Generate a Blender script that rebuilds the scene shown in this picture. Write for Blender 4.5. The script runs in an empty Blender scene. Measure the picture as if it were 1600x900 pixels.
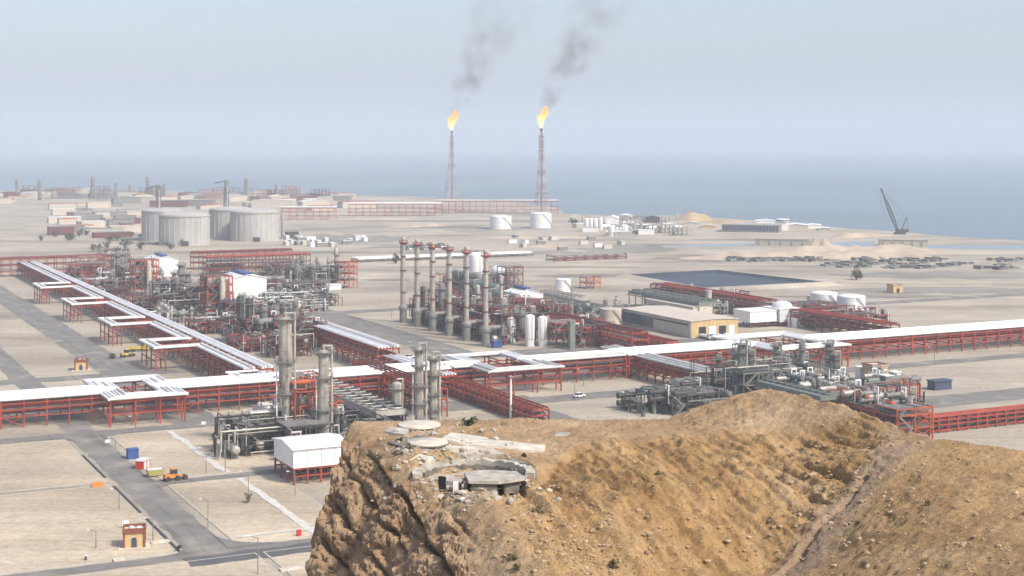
import bpy, bmesh, math, random
import numpy as np
from mathutils import Vector, Matrix
R = math.radians
random.seed(11)
sc = bpy.context.scene
col = sc.collection

# ------------------------------------------------------------------ camera, light, exposure
CAM_H, FPX, HOR = 90.0, 2335.0, 225.0
cam_d = bpy.data.cameras.new('camera')
cam = bpy.data.objects.new('camera', cam_d)
col.objects.link(cam)
cam.location = (0, 0, CAM_H)
cam.rotation_euler = (R(90), 0, 0)
cam_d.sensor_width = 36.0
cam_d.lens = FPX / 1600 * 36
cam_d.shift_y = -(450 - HOR) / 1600
cam_d.clip_start = 1.0
cam_d.clip_end = 80000
sc.camera = cam

SUN_EL, SUN_AZ = 46.0, 128.0            # azimuth measured from +Y towards +X
world = bpy.data.worlds.new('World')
sc.world = world
world.use_nodes = True
wn = world.node_tree
bg = wn.nodes['Background']
sky = wn.nodes.new('ShaderNodeTexSky')
sky.sky_type = 'NISHITA'
sky.sun_disc = False
sky.sun_elevation = R(SUN_EL)
sky.sun_rotation = R(SUN_AZ)
sky.altitude = 50
sky.air_density = 1.0
sky.dust_density = 3.0
sky.ozone_density = 2.0
tint = wn.nodes.new('ShaderNodeMix'); tint.data_type = 'RGBA'; tint.blend_type = 'MULTIPLY'
tint.inputs['Factor'].default_value = 1.0; tint.inputs['B'].default_value = (1.03, 0.978, 0.992, 1)
wn.links.new(sky.outputs[0], tint.inputs['A']); wn.links.new(tint.outputs['Result'], bg.inputs[0])
bg.inputs[1].default_value = 0.134

sun_d = bpy.data.lights.new('sun', 'SUN')
sun = bpy.data.objects.new('sun', sun_d)
col.objects.link(sun)
sun_d.energy = 3.0
sun_d.angle = R(7)
sun_d.color = (1.0, 0.93, 0.82)
sd = Vector((math.sin(R(SUN_AZ)) * math.cos(R(SUN_EL)), math.cos(R(SUN_AZ)) * math.cos(R(SUN_EL)), math.sin(R(SUN_EL))))
sun.rotation_euler = sd.to_track_quat('Z', 'Y').to_euler()
sun.location = (200, -200, 400)

sc.view_settings.view_transform = 'Standard'
sc.view_settings.look = 'None'
sc.view_settings.gamma = 1
sc.view_settings.use_curve_mapping = False
sc.view_settings.exposure = 0.62
sc.render.engine = 'CYCLES'
sc.cycles.use_denoising = True
sc.cycles.max_bounces = 6
sc.cycles.volume_bounces = 1
sc.cycles.transparent_max_bounces = 8
sc.cycles.caustics_reflective = False
sc.cycles.caustics_refractive = False
HAZE_DENSITY = 0.00018

# ------------------------------------------------------------------ plant grid and helpers
A = math.atan2(0.445, 0.8955)
VX = Vector((math.cos(A), math.sin(A), 0))
UX = Vector((-math.sin(A), math.cos(A), 0))

def W(px, py, z=0.0):                    # a spot on the level z, read off the survey picture (1600 x 900)
    d = FPX * (CAM_H - z) / (py - HOR)
    return Vector(((px - 800) / FPX * d, d, z))
def ab(px, py, z=0.0):                   # the same in plant coordinates
    p = W(px, py, z)
    return p.dot(VX), p.dot(UX)
def PL(a, b, z=0.0):
    p = VX * a + UX * b
    return Vector((p.x, p.y, z))
def mpp(py):                             # metres per picture unit on the ground at that row
    return CAM_H / (py - HOR)

class MB:
    def __init__(s):
        s.v, s.f, s.sm = [], [], []
    def add(s, vs, fs, smooth=False):
        o = len(s.v)
        s.v.extend([tuple(p) for p in vs])
        for f in fs:
            s.f.append(tuple(i + o for i in f))
            s.sm.append(smooth)
        return s
    def box(s, x0, x1, y0, y1, z0, z1):
        vs = [(x0,y0,z0),(x1,y0,z0),(x1,y1,z0),(x0,y1,z0),(x0,y0,z1),(x1,y0,z1),(x1,y1,z1),(x0,y1,z1)]
        return s.add(vs, [(3,2,1,0),(4,5,6,7),(0,1,5,4),(1,2,6,5),(2,3,7,6),(3,0,4,7)])
    def cbox(s, cx, cy, cz, w, d, h):    # centred in plan, cz = bottom
        return s.box(cx-w/2, cx+w/2, cy-d/2, cy+d/2, cz, cz+h)
    def bar(s, p, q, t, t2=None):        # square bar between two points
        p, q = Vector(p), Vector(q)
        d = (q - p)
        if d.length < 1e-6: return s
        d.normalize()
        up = Vector((0,0,1)) if abs(d.z) < 0.95 else Vector((1,0,0))
        x = d.cross(up).normalized(); y = x.cross(d).normalized()
        t2 = t2 or t
        vs = []
        for e in (p, q):
            for (i, j) in ((-1,-1),(1,-1),(1,1),(-1,1)):
                vs.append(e + x*(i*t/2) + y*(j*t2/2))
        return s.add(vs, [(0,1,2,3),(7,6,5,4),(4,5,1,0),(5,6,2,1),(6,7,3,2),(7,4,0,3)])
    def cyl(s, p, q, r, n=10, r2=None, caps=True):
        p, q = Vector(p), Vector(q)
        r2 = r if r2 is None else r2
        d = (q - p).normalized()
        up = Vector((0,0,1)) if abs(d.z) < 0.95 else Vector((1,0,0))
        x = d.cross(up).normalized(); y = d.cross(x).normalized()
        a = []; b = []
        for i in range(n):
            t = 2*math.pi*i/n
            u = x*math.cos(t) + y*math.sin(t)
            a.append(p + u*r); b.append(q + u*r2)
        s.add(a + b, [(i, (i+1) % n, n+(i+1) % n, n+i) for i in range(n)], True)
        if caps:
            s.add(a, [tuple(range(n-1, -1, -1))]); s.add(b, [tuple(range(n))])
        return s
    def tube(s, pts, r, n=8):            # jointed pipe: segments run r past the bends
        pts = [Vector(p) for p in pts]
        for i in range(len(pts)-1):
            d = (pts[i+1]-pts[i]).normalized()*r*0.9
            p = pts[i] - (d if i > 0 else d*0); q = pts[i+1] + (d if i < len(pts)-2 else d*0)
            s.cyl(p, q, r, n)
        return s
    def lathe(s, prof, c=(0,0,0), n=24, axis='z', smooth=True):
        vs = []
        for (r, z) in prof:
            for i in range(n):
                t = 2*math.pi*i/n
                if axis == 'z': vs.append((c[0]+r*math.cos(t), c[1]+r*math.sin(t), c[2]+z))
                else: vs.append((c[0]+z, c[1]+r*math.cos(t), c[2]+r*math.sin(t)))
        m = len(prof); fs = []
        for j in range(m-1):
            for i in range(n):
                fs.append((j*n+i, j*n+(i+1) % n, (j+1)*n+(i+1) % n, (j+1)*n+i))
        s.add(vs, fs, smooth)
        return s
    def prism(s, pts, z0, z1):           # plan outline, counter-clockwise
        n = len(pts)
        vs = [(x,y,z0) for x,y in pts] + [(x,y,z1) for x,y in pts]
        return s.add(vs, [tuple(range(n-1,-1,-1)), tuple(range(n,2*n))] + [(i,(i+1)%n,n+(i+1)%n,n+i) for i in range(n)])
    def mesh(s, mat, name='m'):
        me = bpy.data.meshes.new(name)
        me.from_pydata(s.v, [], s.f)
        me.polygons.foreach_set('use_smooth', s.sm)
        me.materials.append(mat)
        me.update()
        return me

def link(name, me, parent=None):
    o = bpy.data.objects.new(name, me)
    col.objects.link(o)
    if parent: o.parent = parent
    return o
def tag(o, label, cat, group=None):
    o['label'] = label; o['category'] = cat
    if group: o['group'] = group
    return o
def place(spec, name, label, cat, loc, rot=A, group=None, scale=None):
    """spec: list of (part name, mesh, [sub specs]) -> an Empty with its parts"""
    root = bpy.data.objects.new(name, None)
    root.empty_display_size = 0.5
    col.objects.link(root)
    root.location = loc; root.rotation_euler = (0, 0, rot)
    if scale: root.scale = scale if hasattr(scale, '__len__') else (scale,)*3
    tag(root, label, cat, group)
    for it in spec:
        o = link(it[0], it[1], root)
        if len(it) > 3: o.location = it[3]
        if len(it) > 2 and it[2]:
            for sub in it[2]:
                link(sub[0], sub[1], o)
    return root
def single(name, me, label, cat, loc, rot=A, group=None):
    o = link(name, me)
    o.location = loc; o.rotation_euler = (0,0,rot)
    return tag(o, label, cat, group)
def struct(name, me, kind='structure'):
    o = link(name, me); o['kind'] = kind
    return o

# ------------------------------------------------------------------ materials
def mat(name, c, rough=0.7, metal=0.0, var=0.25, scale=0.4, streak=0.0, bump=0.0, bscale=6.0, c2=None, dust=0.0):
    m = bpy.data.materials.new(name); m.use_nodes = True
    nt = m.node_tree; N = nt.nodes; L = nt.links
    bs = N['Principled BSDF']
    bs.inputs['Roughness'].default_value = rough
    bs.inputs['Metallic'].default_value = metal
    tc = N.new('ShaderNodeTexCoord'); geo = N.new('ShaderNodeNewGeometry')
    nz = N.new('ShaderNodeTexNoise'); nz.inputs['Scale'].default_value = scale; nz.inputs['Detail'].default_value = 5
    L.new(geo.outputs['Position'], nz.inputs['Vector'])
    ramp = N.new('ShaderNodeValToRGB')
    ramp.color_ramp.elements[0].position = 0.32; ramp.color_ramp.elements[1].position = 0.68
    lo = tuple(x*(1-var) for x in c) if c2 is None else c2
    hi = tuple(min(0.92, x*(1+var*0.6)) for x in c) if c2 is None else c
    ramp.color_ramp.elements[0].color = (*lo, 1); ramp.color_ramp.elements[1].color = (*hi, 1)
    L.new(nz.outputs['Fac'], ramp.inputs['Fac'])
    out = ramp.outputs['Color']
    if streak > 0:                       # rain and rust runs down the paint
        mp = N.new('ShaderNodeMapping'); mp.inputs['Scale'].default_value = (1.6, 1.6, 0.08)
        L.new(geo.outputs['Position'], mp.inputs['Vector'])
        n2 = N.new('ShaderNodeTexNoise'); n2.inputs['Scale'].default_value = 1.0; n2.inputs['Detail'].default_value = 4
        L.new(mp.outputs[0], n2.inputs['Vector'])
        r2 = N.new('ShaderNodeMapRange'); r2.inputs['From Min'].default_value = 0.5; r2.inputs['From Max'].default_value = 0.75
        r2.inputs['To Max'].default_value = streak
        L.new(n2.outputs['Fac'], r2.inputs['Value'])
        mx = N.new('ShaderNodeMix'); mx.data_type = 'RGBA'
        L.new(r2.outputs[0], mx.inputs['Factor']); L.new(out, mx.inputs['A'])
        mx.inputs['B'].default_value = (0.16, 0.11, 0.08, 1)
        out = mx.outputs['Result']
    L.new(out, bs.inputs['Base Color'])
    if bump > 0:
        n3 = N.new('ShaderNodeTexNoise'); n3.inputs['Scale'].default_value = bscale; n3.inputs['Detail'].default_value = 6
        L.new(geo.outputs['Position'], n3.inputs['Vector'])
        b = N.new('ShaderNodeBump'); b.inputs['Strength'].default_value = 1.0; b.inputs['Distance'].default_value = bump
        L.new(n3.outputs['Fac'], b.inputs['Height']); L.new(b.outputs[0], bs.inputs['Normal'])
    return m

M = {}
M['red'] = mat('red_steel', (0.32, 0.044, 0.019), 0.65, var=0.4, scale=0.25)
M['orange_red'] = mat('orange_red_steel', (0.44, 0.082, 0.025), 0.65, var=0.35, scale=0.25)
M['maroon'] = mat('maroon_steel', (0.15, 0.035, 0.030), 0.65, var=0.35)
M['white'] = mat('white_cladding', (0.78, 0.78, 0.76), 0.45, var=0.06, scale=0.3, streak=0.05)
M['whitepipe'] = mat('white_pipe_cladding', (0.80, 0.79, 0.77), 0.45, var=0.10, scale=0.10, streak=0.08)
M['palepipe'] = mat('pale_grey_pipe_cladding', (0.60, 0.60, 0.585), 0.45, var=0.12, scale=0.12, streak=0.15)
M['alu'] = mat('aluminium_cladding', (0.44, 0.42, 0.37), 0.45, metal=0.15, var=0.2, streak=0.3)
M['beige'] = mat('beige_paint', (0.50, 0.45, 0.37), 0.7, var=0.12, streak=0.3)
M['grey'] = mat('grey_steel', (0.20, 0.195, 0.178), 0.6, var=0.3)
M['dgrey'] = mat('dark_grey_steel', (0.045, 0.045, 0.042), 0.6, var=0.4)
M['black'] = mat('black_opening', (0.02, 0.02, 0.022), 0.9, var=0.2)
M['green'] = mat('grey_green_steel', (0.16, 0.185, 0.16), 0.6, var=0.25)
M['conc'] = mat('concrete_tank_wall', (0.43, 0.42, 0.395), 0.9, var=0.12, scale=0.06, streak=0.3)
M['concrete'] = mat('weathered_concrete', (0.42, 0.39, 0.33), 0.9, var=0.35, scale=1.2, bump=0.04, bscale=5)
M['slabw'] = mat('pale_concrete_slab', (0.56, 0.51, 0.42), 0.9, var=0.25, scale=0.8, bump=0.03, bscale=5)
M['tan'] = mat('tan_roof_sheet', (0.52, 0.46, 0.38), 0.8, var=0.1)
M['yellow'] = mat('yellow_ochre_wall', (0.56, 0.40, 0.19), 0.8, var=0.12, streak=0.2)
M['brownwall'] = mat('red_brown_parapet', (0.22, 0.075, 0.04), 0.85, var=0.25, scale=2)
M['blueglass'] = mat('blue_glazing', (0.04, 0.06, 0.11), 0.15, var=0.4, scale=0.3)
M['bluepaint'] = mat('blue_paint', (0.035, 0.08, 0.26), 0.5, var=0.2)
M['bluedark'] = mat('dark_blue_paint', (0.05, 0.07, 0.12), 0.5, var=0.2)
M['ylw'] = mat('yellow_paint', (0.55, 0.42, 0.06), 0.5, var=0.15)
M['olive'] = mat('olive_yellow_paint', (0.38, 0.36, 0.11), 0.6, var=0.2)
M['orange'] = mat('orange_paint', (0.66, 0.24, 0.03), 0.5, var=0.15)
M['hotred'] = mat('bright_red_paint', (0.55, 0.03, 0.02), 0.5, var=0.1)
M['lilac'] = mat('lilac_sheet', (0.60, 0.60, 0.64), 0.6, var=0.1)
M['rubber'] = mat('rubber', (0.03, 0.03, 0.03), 0.8)
M['glass'] = mat('vehicle_glass', (0.03, 0.04, 0.05), 0.1)
M['stain'] = mat('stained_concrete', (0.19, 0.175, 0.14), 0.95, var=0.5, scale=1.8, bump=0.04, bscale=5)

def banded(name, ca, cb, period):
    m = bpy.data.materials.new(name); m.use_nodes = True
    nt = m.node_tree; N = nt.nodes; L = nt.links
    g = N.new('ShaderNodeTexCoord'); sp = N.new('ShaderNodeSeparateXYZ'); L.new(g.outputs['Object'], sp.inputs[0])
    w = N.new('ShaderNodeMath'); w.operation = 'PINGPONG'; w.inputs[1].default_value = period; L.new(sp.outputs['Z'], w.inputs[0])
    c = N.new('ShaderNodeMath'); c.operation = 'GREATER_THAN'; c.inputs[1].default_value = period*.5; L.new(w.outputs[0], c.inputs[0])
    x = N.new('ShaderNodeMix'); x.data_type = 'RGBA'; x.inputs['A'].default_value = (*ca,1); x.inputs['B'].default_value = (*cb,1)
    L.new(c.outputs[0], x.inputs['Factor']); L.new(x.outputs['Result'], N['Principled BSDF'].inputs['Base Color'])
    N['Principled BSDF'].inputs['Roughness'].default_value = .6
    return m
M['aviation'] = banded('red_and_white_tower_paint', (0.36,0.20,0.18), (0.46,0.43,0.41), 9.0)
M['column'] = mat('dull_column_cladding', (0.40, 0.375, 0.315), 0.6, metal=0.1, var=0.28, scale=0.5, streak=0.45)
# ------------------------------------------------------------------ ground, sea, roads
def ground_mat(name='sandy_ground', gain=(1,1,1)):
    m = bpy.data.materials.new(name); m.use_nodes = True
    nt = m.node_tree; N = nt.nodes; L = nt.links
    bs = N['Principled BSDF']; bs.inputs['Roughness'].default_value = 0.95
    geo = N.new('ShaderNodeNewGeometry')
    def noise(scale, detail, rot=0, stretch=(1,1,1)):
        mp = N.new('ShaderNodeMapping'); mp.inputs['Scale'].default_value = stretch
        mp.inputs['Rotation'].default_value = (0, 0, rot)
        L.new(geo.outputs['Position'], mp.inputs['Vector'])
        n = N.new('ShaderNodeTexNoise'); n.inputs['Scale'].default_value = scale; n.inputs['Detail'].default_value = detail
        L.new(mp.outputs[0], n.inputs['Vector'])
        return n.outputs['Fac']
    def ramp(fac, stops):
        r = N.new('ShaderNodeValToRGB')
        while len(r.color_ramp.elements) < len(stops): r.color_ramp.elements.new(0.5)
        for e, (p, c) in zip(r.color_ramp.elements, stops): e.position = p; e.color = (*c, 1)
        L.new(fac, r.inputs['Fac']); return r.outputs['Color']
    def mix(fac, a, b, mode='MIX'):
        x = N.new('ShaderNodeMix'); x.data_type = 'RGBA'; x.blend_type = mode
        if isinstance(fac, float): x.inputs['Factor'].default_value = fac
        else: L.new(fac, x.inputs['Factor'])
        L.new(a, x.inputs['A']); L.new(b, x.inputs['B']); return x.outputs['Result']
    base = ramp(noise(0.012, 6), [(0.32, (0.205,0.178,0.138)), (0.48, (0.335,0.298,0.238)), (0.64, (0.43,0.39,0.32))])
    bands = ramp(noise(0.02, 4, -A, (0.12, 1, 1)), [(0.37, (0.17,0.152,0.125)), (0.52, (0.40,0.36,0.29)), (0.64, (0.24,0.222,0.19))])
    c = mix(0.46, base, bands)
    fine = ramp(noise(0.5, 8), [(0.3, (0.82,0.81,0.79)), (0.7, (1.08,1.08,1.08))])
    c = mix(1.0, c, fine, 'MULTIPLY')
    tracks = ramp(noise(0.35, 3, -A - 1.2, (0.05, 1.4, 1)), [(0.55, (1,1,1)), (0.72, (0.86,0.85,0.84))])
    c = mix(0.7, c, tracks, 'MULTIPLY')
    ruts = ramp(noise(0.22, 5, -A + 0.35, (0.07, 1.8, 1)), [(0.56, (1,1,1)), (0.70, (0.80,0.79,0.77))])
    c = mix(0.75, c, ruts, 'MULTIPLY')
    stains = ramp(noise(0.09, 7), [(0.60, (1,1,1)), (0.74, (0.72,0.71,0.70))])
    c = mix(0.8, c, stains, 'MULTIPLY')
    pale = ramp(noise(0.045, 7), [(0.52, (1,1,1)), (0.68, (1.22,1.21,1.19))])
    c = mix(0.8, c, pale, 'MULTIPLY')
    grit = ramp(noise(2.2, 6), [(0.28, (0.74,0.73,0.71)), (0.5, (1,1,1)), (0.74, (1.14,1.14,1.13))])
    c = mix(0.8, c, grit, 'MULTIPLY')
    gn = N.new('ShaderNodeMix'); gn.data_type = 'RGBA'; gn.blend_type = 'MULTIPLY'; gn.inputs['Factor'].default_value = 1.0
    L.new(c, gn.inputs['A']); gn.inputs['B'].default_value = (*gain, 1); c = gn.outputs['Result']
    L.new(c, bs.inputs['Base Color'])
    b = N.new('ShaderNodeBump'); b.inputs['Distance'].default_value = 0.12
    L.new(noise(0.8, 8), b.inputs['Height']); L.new(b.outputs[0], bs.inputs['Normal'])
    return m
GM = ground_mat('sandy_ground', (1.10,1.08,1.04))
coast = [W(-500, 294), W(-100, 297), W(124, 299), W(300, 300.5), W(430, 302), W(560, 304.5), W(690, 309), W(800, 315), W(868, 325), W(884, 334),
         W(960, 337), W(1060, 336.5), W(1130, 341), W(1240, 350), W(1330, 357), W(1420, 363), W(1475, 369), W(1600, 376), W(1750, 386)]
pts = [(p.x, p.y) for p in coast] + [(1600, 900), (2500, 200), (2500, -600), (-2500, -600), (-2500, 2000)]
bm = bmesh.new()
top = [bm.verts.new((x, y, 0)) for x, y in pts]
bm.faces.new(top)
low = [bm.verts.new((x, y, -6)) for x, y in pts]
for i in range(len(pts)):
    j = (i+1) % len(pts)
    bm.faces.new((top[j], top[i], low[i], low[j]))
bmesh.ops.triangulate(bm, faces=[f for f in bm.faces if len(f.verts) > 4])
bmesh.ops.recalc_face_normals(bm, faces=bm.faces)
me = bpy.data.meshes.new('ground'); bm.to_mesh(me); bm.free(); me.materials.append(GM)
struct('ground', me)

def water_mat(name, c, rough, bump):
    m = mat(name, c, rough, var=0.2, scale=0.002)
    nt = m.node_tree; N = nt.nodes; L = nt.links
    n3 = N.new('ShaderNodeTexNoise'); n3.inputs['Scale'].default_value = 0.08; n3.inputs['Detail'].default_value = 6
    g = N.new('ShaderNodeNewGeometry'); L.new(g.outputs['Position'], n3.inputs['Vector'])
    b = N.new('ShaderNodeBump'); b.inputs['Distance'].default_value = bump
    L.new(n3.outputs['Fac'], b.inputs['Height']); L.new(b.outputs[0], N['Principled BSDF'].inputs['Normal'])
    return m
mb = MB()
ys = [-1500, 600, 1500, 3000, 8000, 25000]
for i in range(len(ys)-1):
    w0, w1 = 12000, 12000
    mb.add([(-w0, ys[i], -3), (w0, ys[i], -3), (w1, ys[i+1], -3), (-w1, ys[i+1], -3)], [(0,1,2,3)])
struct('sea', mb.mesh(water_mat('sea_water', (0.14, 0.195, 0.225), 0.4, 0.6)))

ASPH = mat('dusty_asphalt', (0.18, 0.17, 0.152), 0.9, var=0.16, scale=0.12, bump=0.02, bscale=3)
def asphalt(m):
    nt = m.node_tree; N = nt.nodes; L = nt.links; bs = N['Principled BSDF']
    src = bs.inputs['Base Color'].links[0].from_socket
    g = N.new('ShaderNodeNewGeometry')
    def lay(scale, stretch, p0, p1, col, amt, src):
        mp = N.new('ShaderNodeMapping'); mp.inputs['Rotation'].default_value = (0,0,-A); mp2 = N.new('ShaderNodeMapping'); mp2.inputs['Scale'].default_value = stretch
        L.new(g.outputs['Position'], mp.inputs['Vector']); L.new(mp.outputs[0], mp2.inputs['Vector'])
        n = N.new('ShaderNodeTexNoise'); n.inputs['Scale'].default_value = scale; n.inputs['Detail'].default_value = 7; L.new(mp2.outputs[0], n.inputs['Vector'])
        r = N.new('ShaderNodeMapRange'); r.inputs['From Min'].default_value = p0; r.inputs['From Max'].default_value = p1; r.inputs['To Max'].default_value = amt
        L.new(n.outputs['Fac'], r.inputs['Value'])
        x = N.new('ShaderNodeMix'); x.data_type = 'RGBA'; L.new(r.outputs[0], x.inputs['Factor']); L.new(src, x.inputs['A']); x.inputs['B'].default_value = (*col,1)
        return x.outputs['Result']
    c = lay(.10, (1,1,1), .50, .72, (0.34,0.305,0.245), .7, src)
    c = lay(.5, (1,.05,1), .54, .66, (0.085,0.08,0.075), .5, c)
    c = lay(.5, (.05,1,1), .60, .7, (0.11,0.105,0.10), .4, c)
    L.new(c, bs.inputs['Base Color'])
asphalt(ASPH)
ASPH2 = mat('fresh_asphalt', (0.10, 0.10, 0.10), 0.9, var=0.2, scale=0.2)
KERB = mat('kerb_concrete', (0.46, 0.43, 0.37), 0.9, var=0.15, scale=1)
GRAV = mat('white_gravel', (0.56, 0.54, 0.49), 0.95, var=0.2, scale=1.5)
PALE = ground_mat('pale_paved_yard', (1.22,1.2,1.15))
GREYY = ground_mat('grey_gravel_yard', (0.72,0.74,0.76))
PLOT = ground_mat('sandy_plot', (1.38,1.31,1.19))
def sheet(name, ablist, z, m, kerb=False):
    mb = MB(); rq = random.Random(int(abs(ablist[0][0]*13+ablist[0][1]*7)))
    fine = []
    for i in range(len(ablist)):         # ragged edges where sand drifts over the margin
        (x0,y0),(x1,y1) = ablist[i], ablist[(i+1)%len(ablist)]
        ln_ = math.hypot(x1-x0,y1-y0); n_ = max(1, min(160, int(ln_/3.0))); ux_, uy_ = -(y1-y0)/ln_, (x1-x0)/ln_
        for k_ in range(n_):
            f = k_/n_; j = rq.uniform(-.35,.5) if k_ else 0
            fine.append((x0+(x1-x0)*f+ux_*j, y0+(y1-y0)*f+uy_*j))
    P = [PL(a, b, z) for a, b in fine]
    mb.add(P, [tuple(range(len(P)))])
    return struct(name, mb.mesh(m))
def rect(a0, a1, b0, b1): return [(a0,b0),(a1,b0),(a1,b1),(a0,b1)]
def ab_rect(p, q, z=0): # two opposite corners given as picture spots
    a0, b0 = ab(*p, z); a1, b1 = ab(*q, z)
    return min(a0,a1), max(a0,a1), min(b0,b1), max(b0,b1)

# the main road running away to the far left, its cross roads and the plots between them
ra0 = ab(207, 780)[0]; ra1 = ab(345, 845)[0]           # edges of the main road (a = across)
b_x1 = (ab(345, 868)[1], ab(430, 848)[1])              # bottom cross road, near and far edge
sheet('road', rect(ra0, ra1, 150, ab(124,560)[1]+150), 0.05, ASPH)
sheet('road', rect(ra0-160, ra1+190, b_x1[0], b_x1[1]), 0.09, ASPH)
a_, b_ = ab(270, 667); ROAD2 = (b_-4.2, b_+3.6)
sheet('road', rect(ra0-160, ra1+150, *ROAD2), 0.09, ASPH)
a_, b_ = ab(350, 745); ROAD3 = (b_-2.6, b_+2.4)
sheet('road', rect(ra1-1, ab(470, 733)[0], *ROAD3), 0.07, ASPH)
a_, b_ = ab(270, 580); ROAD4 = (b_-6, b_+6)
sheet('road', rect(ra0-260, ab(350,577)[0], *ROAD4), 0.07, ASPH)
a0 = ab(155, 560)[0]
sheet('road', rect(a0-8, a0+8, ROAD2[1], ab(126,536)[1]+420), 0.06, ASPH)
# roads round the stacks and in front of the big pipe bridge
a0 = ab(640, 515)[0]
sheet('road', rect(a0-24, a0-5, ab(760,552)[1], ab(540,488)[1]+60), 0.06, ASPH)
a_, b_ = ab(600, 484); sheet('road', rect(a_-60, a_+60, b_-9, b_+5), 0.09, ASPH)
a_, b_ = ab(830, 553); sheet('road', rect(a_-70, a_+120, b_-3, b_+13), 0.08, ASPH)
a_, b_ = ab(930, 617); sheet('road', rect(a_-70, a_+60, b_-7, b_+5), 0.08, ASPH)
a_, b_ = ab(840, 640); sheet('road', rect(a_-10, a_+4, b_-40, b_+14), 0.06, ASPH)
a_, b_ = ab(1400, 572); sheet('road', rect(a_-70, a_+90, b_-5, b_+5), 0.08, ASPH)
a_, b_ = ab(1460, 628); sheet('road', rect(a_-30, a_+70, b_-9, b_+9), 0.08, ASPH)
a_, b_ = ab(1430, 470); sheet('road', rect(a_-40, a_+120, b_-6, b_+6), 0.08, ASPH)
# far roads and yards: long flat bands on the plain
for (x0, y0, x1, y1, m, nm) in [
        (470, 352, 860, 362, GREYY, 'path'), (450, 366, 640, 380, GREYY, 'path'), (560, 383, 700, 392, GREYY, 'path'),
        (820, 372, 1010, 377, GREYY, 'path'), (900, 383, 1060, 397, GREYY, 'path'), (150, 360, 225, 378, GREYY, 'path'),
        (700, 404, 1010, 412, PALE, 'path'), (1120, 392, 1700, 399, PALE, 'path'), (1290, 424, 1700, 436, GREYY, 'path'),
        (1290, 449, 1700, 460, GREYY, 'path'), (560, 392, 980, 398, GREYY, 'path'), 
        (860, 417, 980, 428, PALE, 'path'), (1020, 398, 1200, 409, GREYY, 'path'), (440, 340, 700, 348, PALE, 'path'),
        (130, 350, 215, 356, PALE, 'path'),
        (460, 344, 880, 346.5, GREYY, 'path'), (480, 358, 760, 360, PALE, 'path'), (640, 366, 1000, 368.5, PALE, 'path'), (520, 388, 900, 390.5, PALE, 'path'),
        (570, 416, 1000, 419, GREYY, 'path'), (840, 430, 985, 434, GREYY, 'path'), (1080, 373, 1300, 375.5, GREYY, 'path'), (1000, 411, 1420, 414.5, PALE, 'path'),
        (1300, 440, 1700, 444, PALE, 'path'), (1200, 461, 1500, 465, GREYY, 'path'), (240, 392, 560, 396, GREYY, 'path'), (570, 436, 640, 439, GREYY, 'path'), (20, 398, 300, 402, PALE, 'path'), (850, 396, 1100, 399, PALE, 'path')]:
    rq = random.Random(int(x0*7+y0)); nb = 14; zb = .03 if 'zb' not in globals() else zb+.006; up = []; dn = []
    for i in range(nb+1):
        f = i/nb; e = min(1, 3*f+.15, 3*(1-f)+.15); yc = (y0+y1)/2 + rq.uniform(-.15,.15)*(y1-y0); hh = (y1-y0)/2*e*rq.uniform(.75,1)
        up.append(W(x0+(x1-x0)*f, yc-hh)); dn.append(W(x0+(x1-x0)*f, yc+hh))
    k = MB(); vs_ = [(q.x, q.y, zb) for q in dn] + [(q.x, q.y, zb) for q in up]
    k.add(vs_, [(i, i+1, nb+2+i, nb+1+i) for i in range(nb)])
    struct(nm, k.mesh(m))
# pale sandy plots with kerbs, lower left
def plot(a0, a1, b0, b1, z=0.12, m=PLOT):
    mb = MB(); mb.box(a0, a1, b0, b1, -0.2, z)
    P = MB(); P.v = [tuple(PL(x, y, zz)) for x, y, zz in mb.v]; P.f = mb.f; P.sm = mb.sm
    struct('plot', P.mesh(m))
    k = MB()
    for (x0, x1, y0, y1) in ((a0-.35,a1+.35,b0-.35,b0),(a0-.35,a1+.35,b1,b1+.35),(a0-.35,a0,b0,b1),(a1,a1+.35,b0,b1)):
        k.box(x0, x1, y0, y1, -0.2, z+0.04)
    k.v = [tuple(PL(x, y, zz)) for x, y, zz in k.v]
    struct('kerb', k.mesh(KERB))
pr = ra1 + 1.6
plot(pr+1, ab(470, 745)[0], ROAD3[1]+1.2, ROAD2[0]-1.6)
plot(pr+1, ab(500, 790)[0], b_x1[1]+1.8, ROAD3[0]-1.2)
plot(ra0-120, ra0-2.2, b_x1[1]+1.5, ab(150, 757)[1]-2.5)
plot(ra0-120, ra0-2.2, ab(150, 757)[1]+2, ROAD2[0]-2)
plot(ab(375,893)[0]+9, ra1+62, b_x1[0]-40, b_x1[0]-2)
plot(ra0-40, ra0+13, b_x1[0]-40, b_x1[0]-2)
def fillet(a, b, sa, sb, r, z=0.13):      # widened bend where a side road meets the main one
    pts_ = [(a, b)] + [(a+sa*r*(1-math.sin(t*math.pi/16)), b+sb*r*(1-math.cos(t*math.pi/16))) for t in range(9)]
    P = [PL(x, y, z) for x, y in pts_]
    k = MB(); k.add([(p.x,p.y,z) for p in P], [tuple(range(len(P))) if sa*sb < 0 else tuple(range(len(P)-1,-1,-1))])
    struct('road', k.mesh(ASPH))
fillet(ra1-.3, ROAD2[0]+.3, 1, -1, 11, .17); fillet(ra1-.3, ROAD3[0]+.3, 1, -1, 6, .17); fillet(ra1-.3, ROAD3[1]-.3, 1, 1, 6, .17)
fillet(ra1-.3, b_x1[1]-.3, 1, 1, 14, .17); fillet(ra0+.3, b_x1[1]-.3, -1, 1, 6, .17); fillet(ra0+.3, ROAD2[0]+.3, -1, -1, 8, .17)
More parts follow.
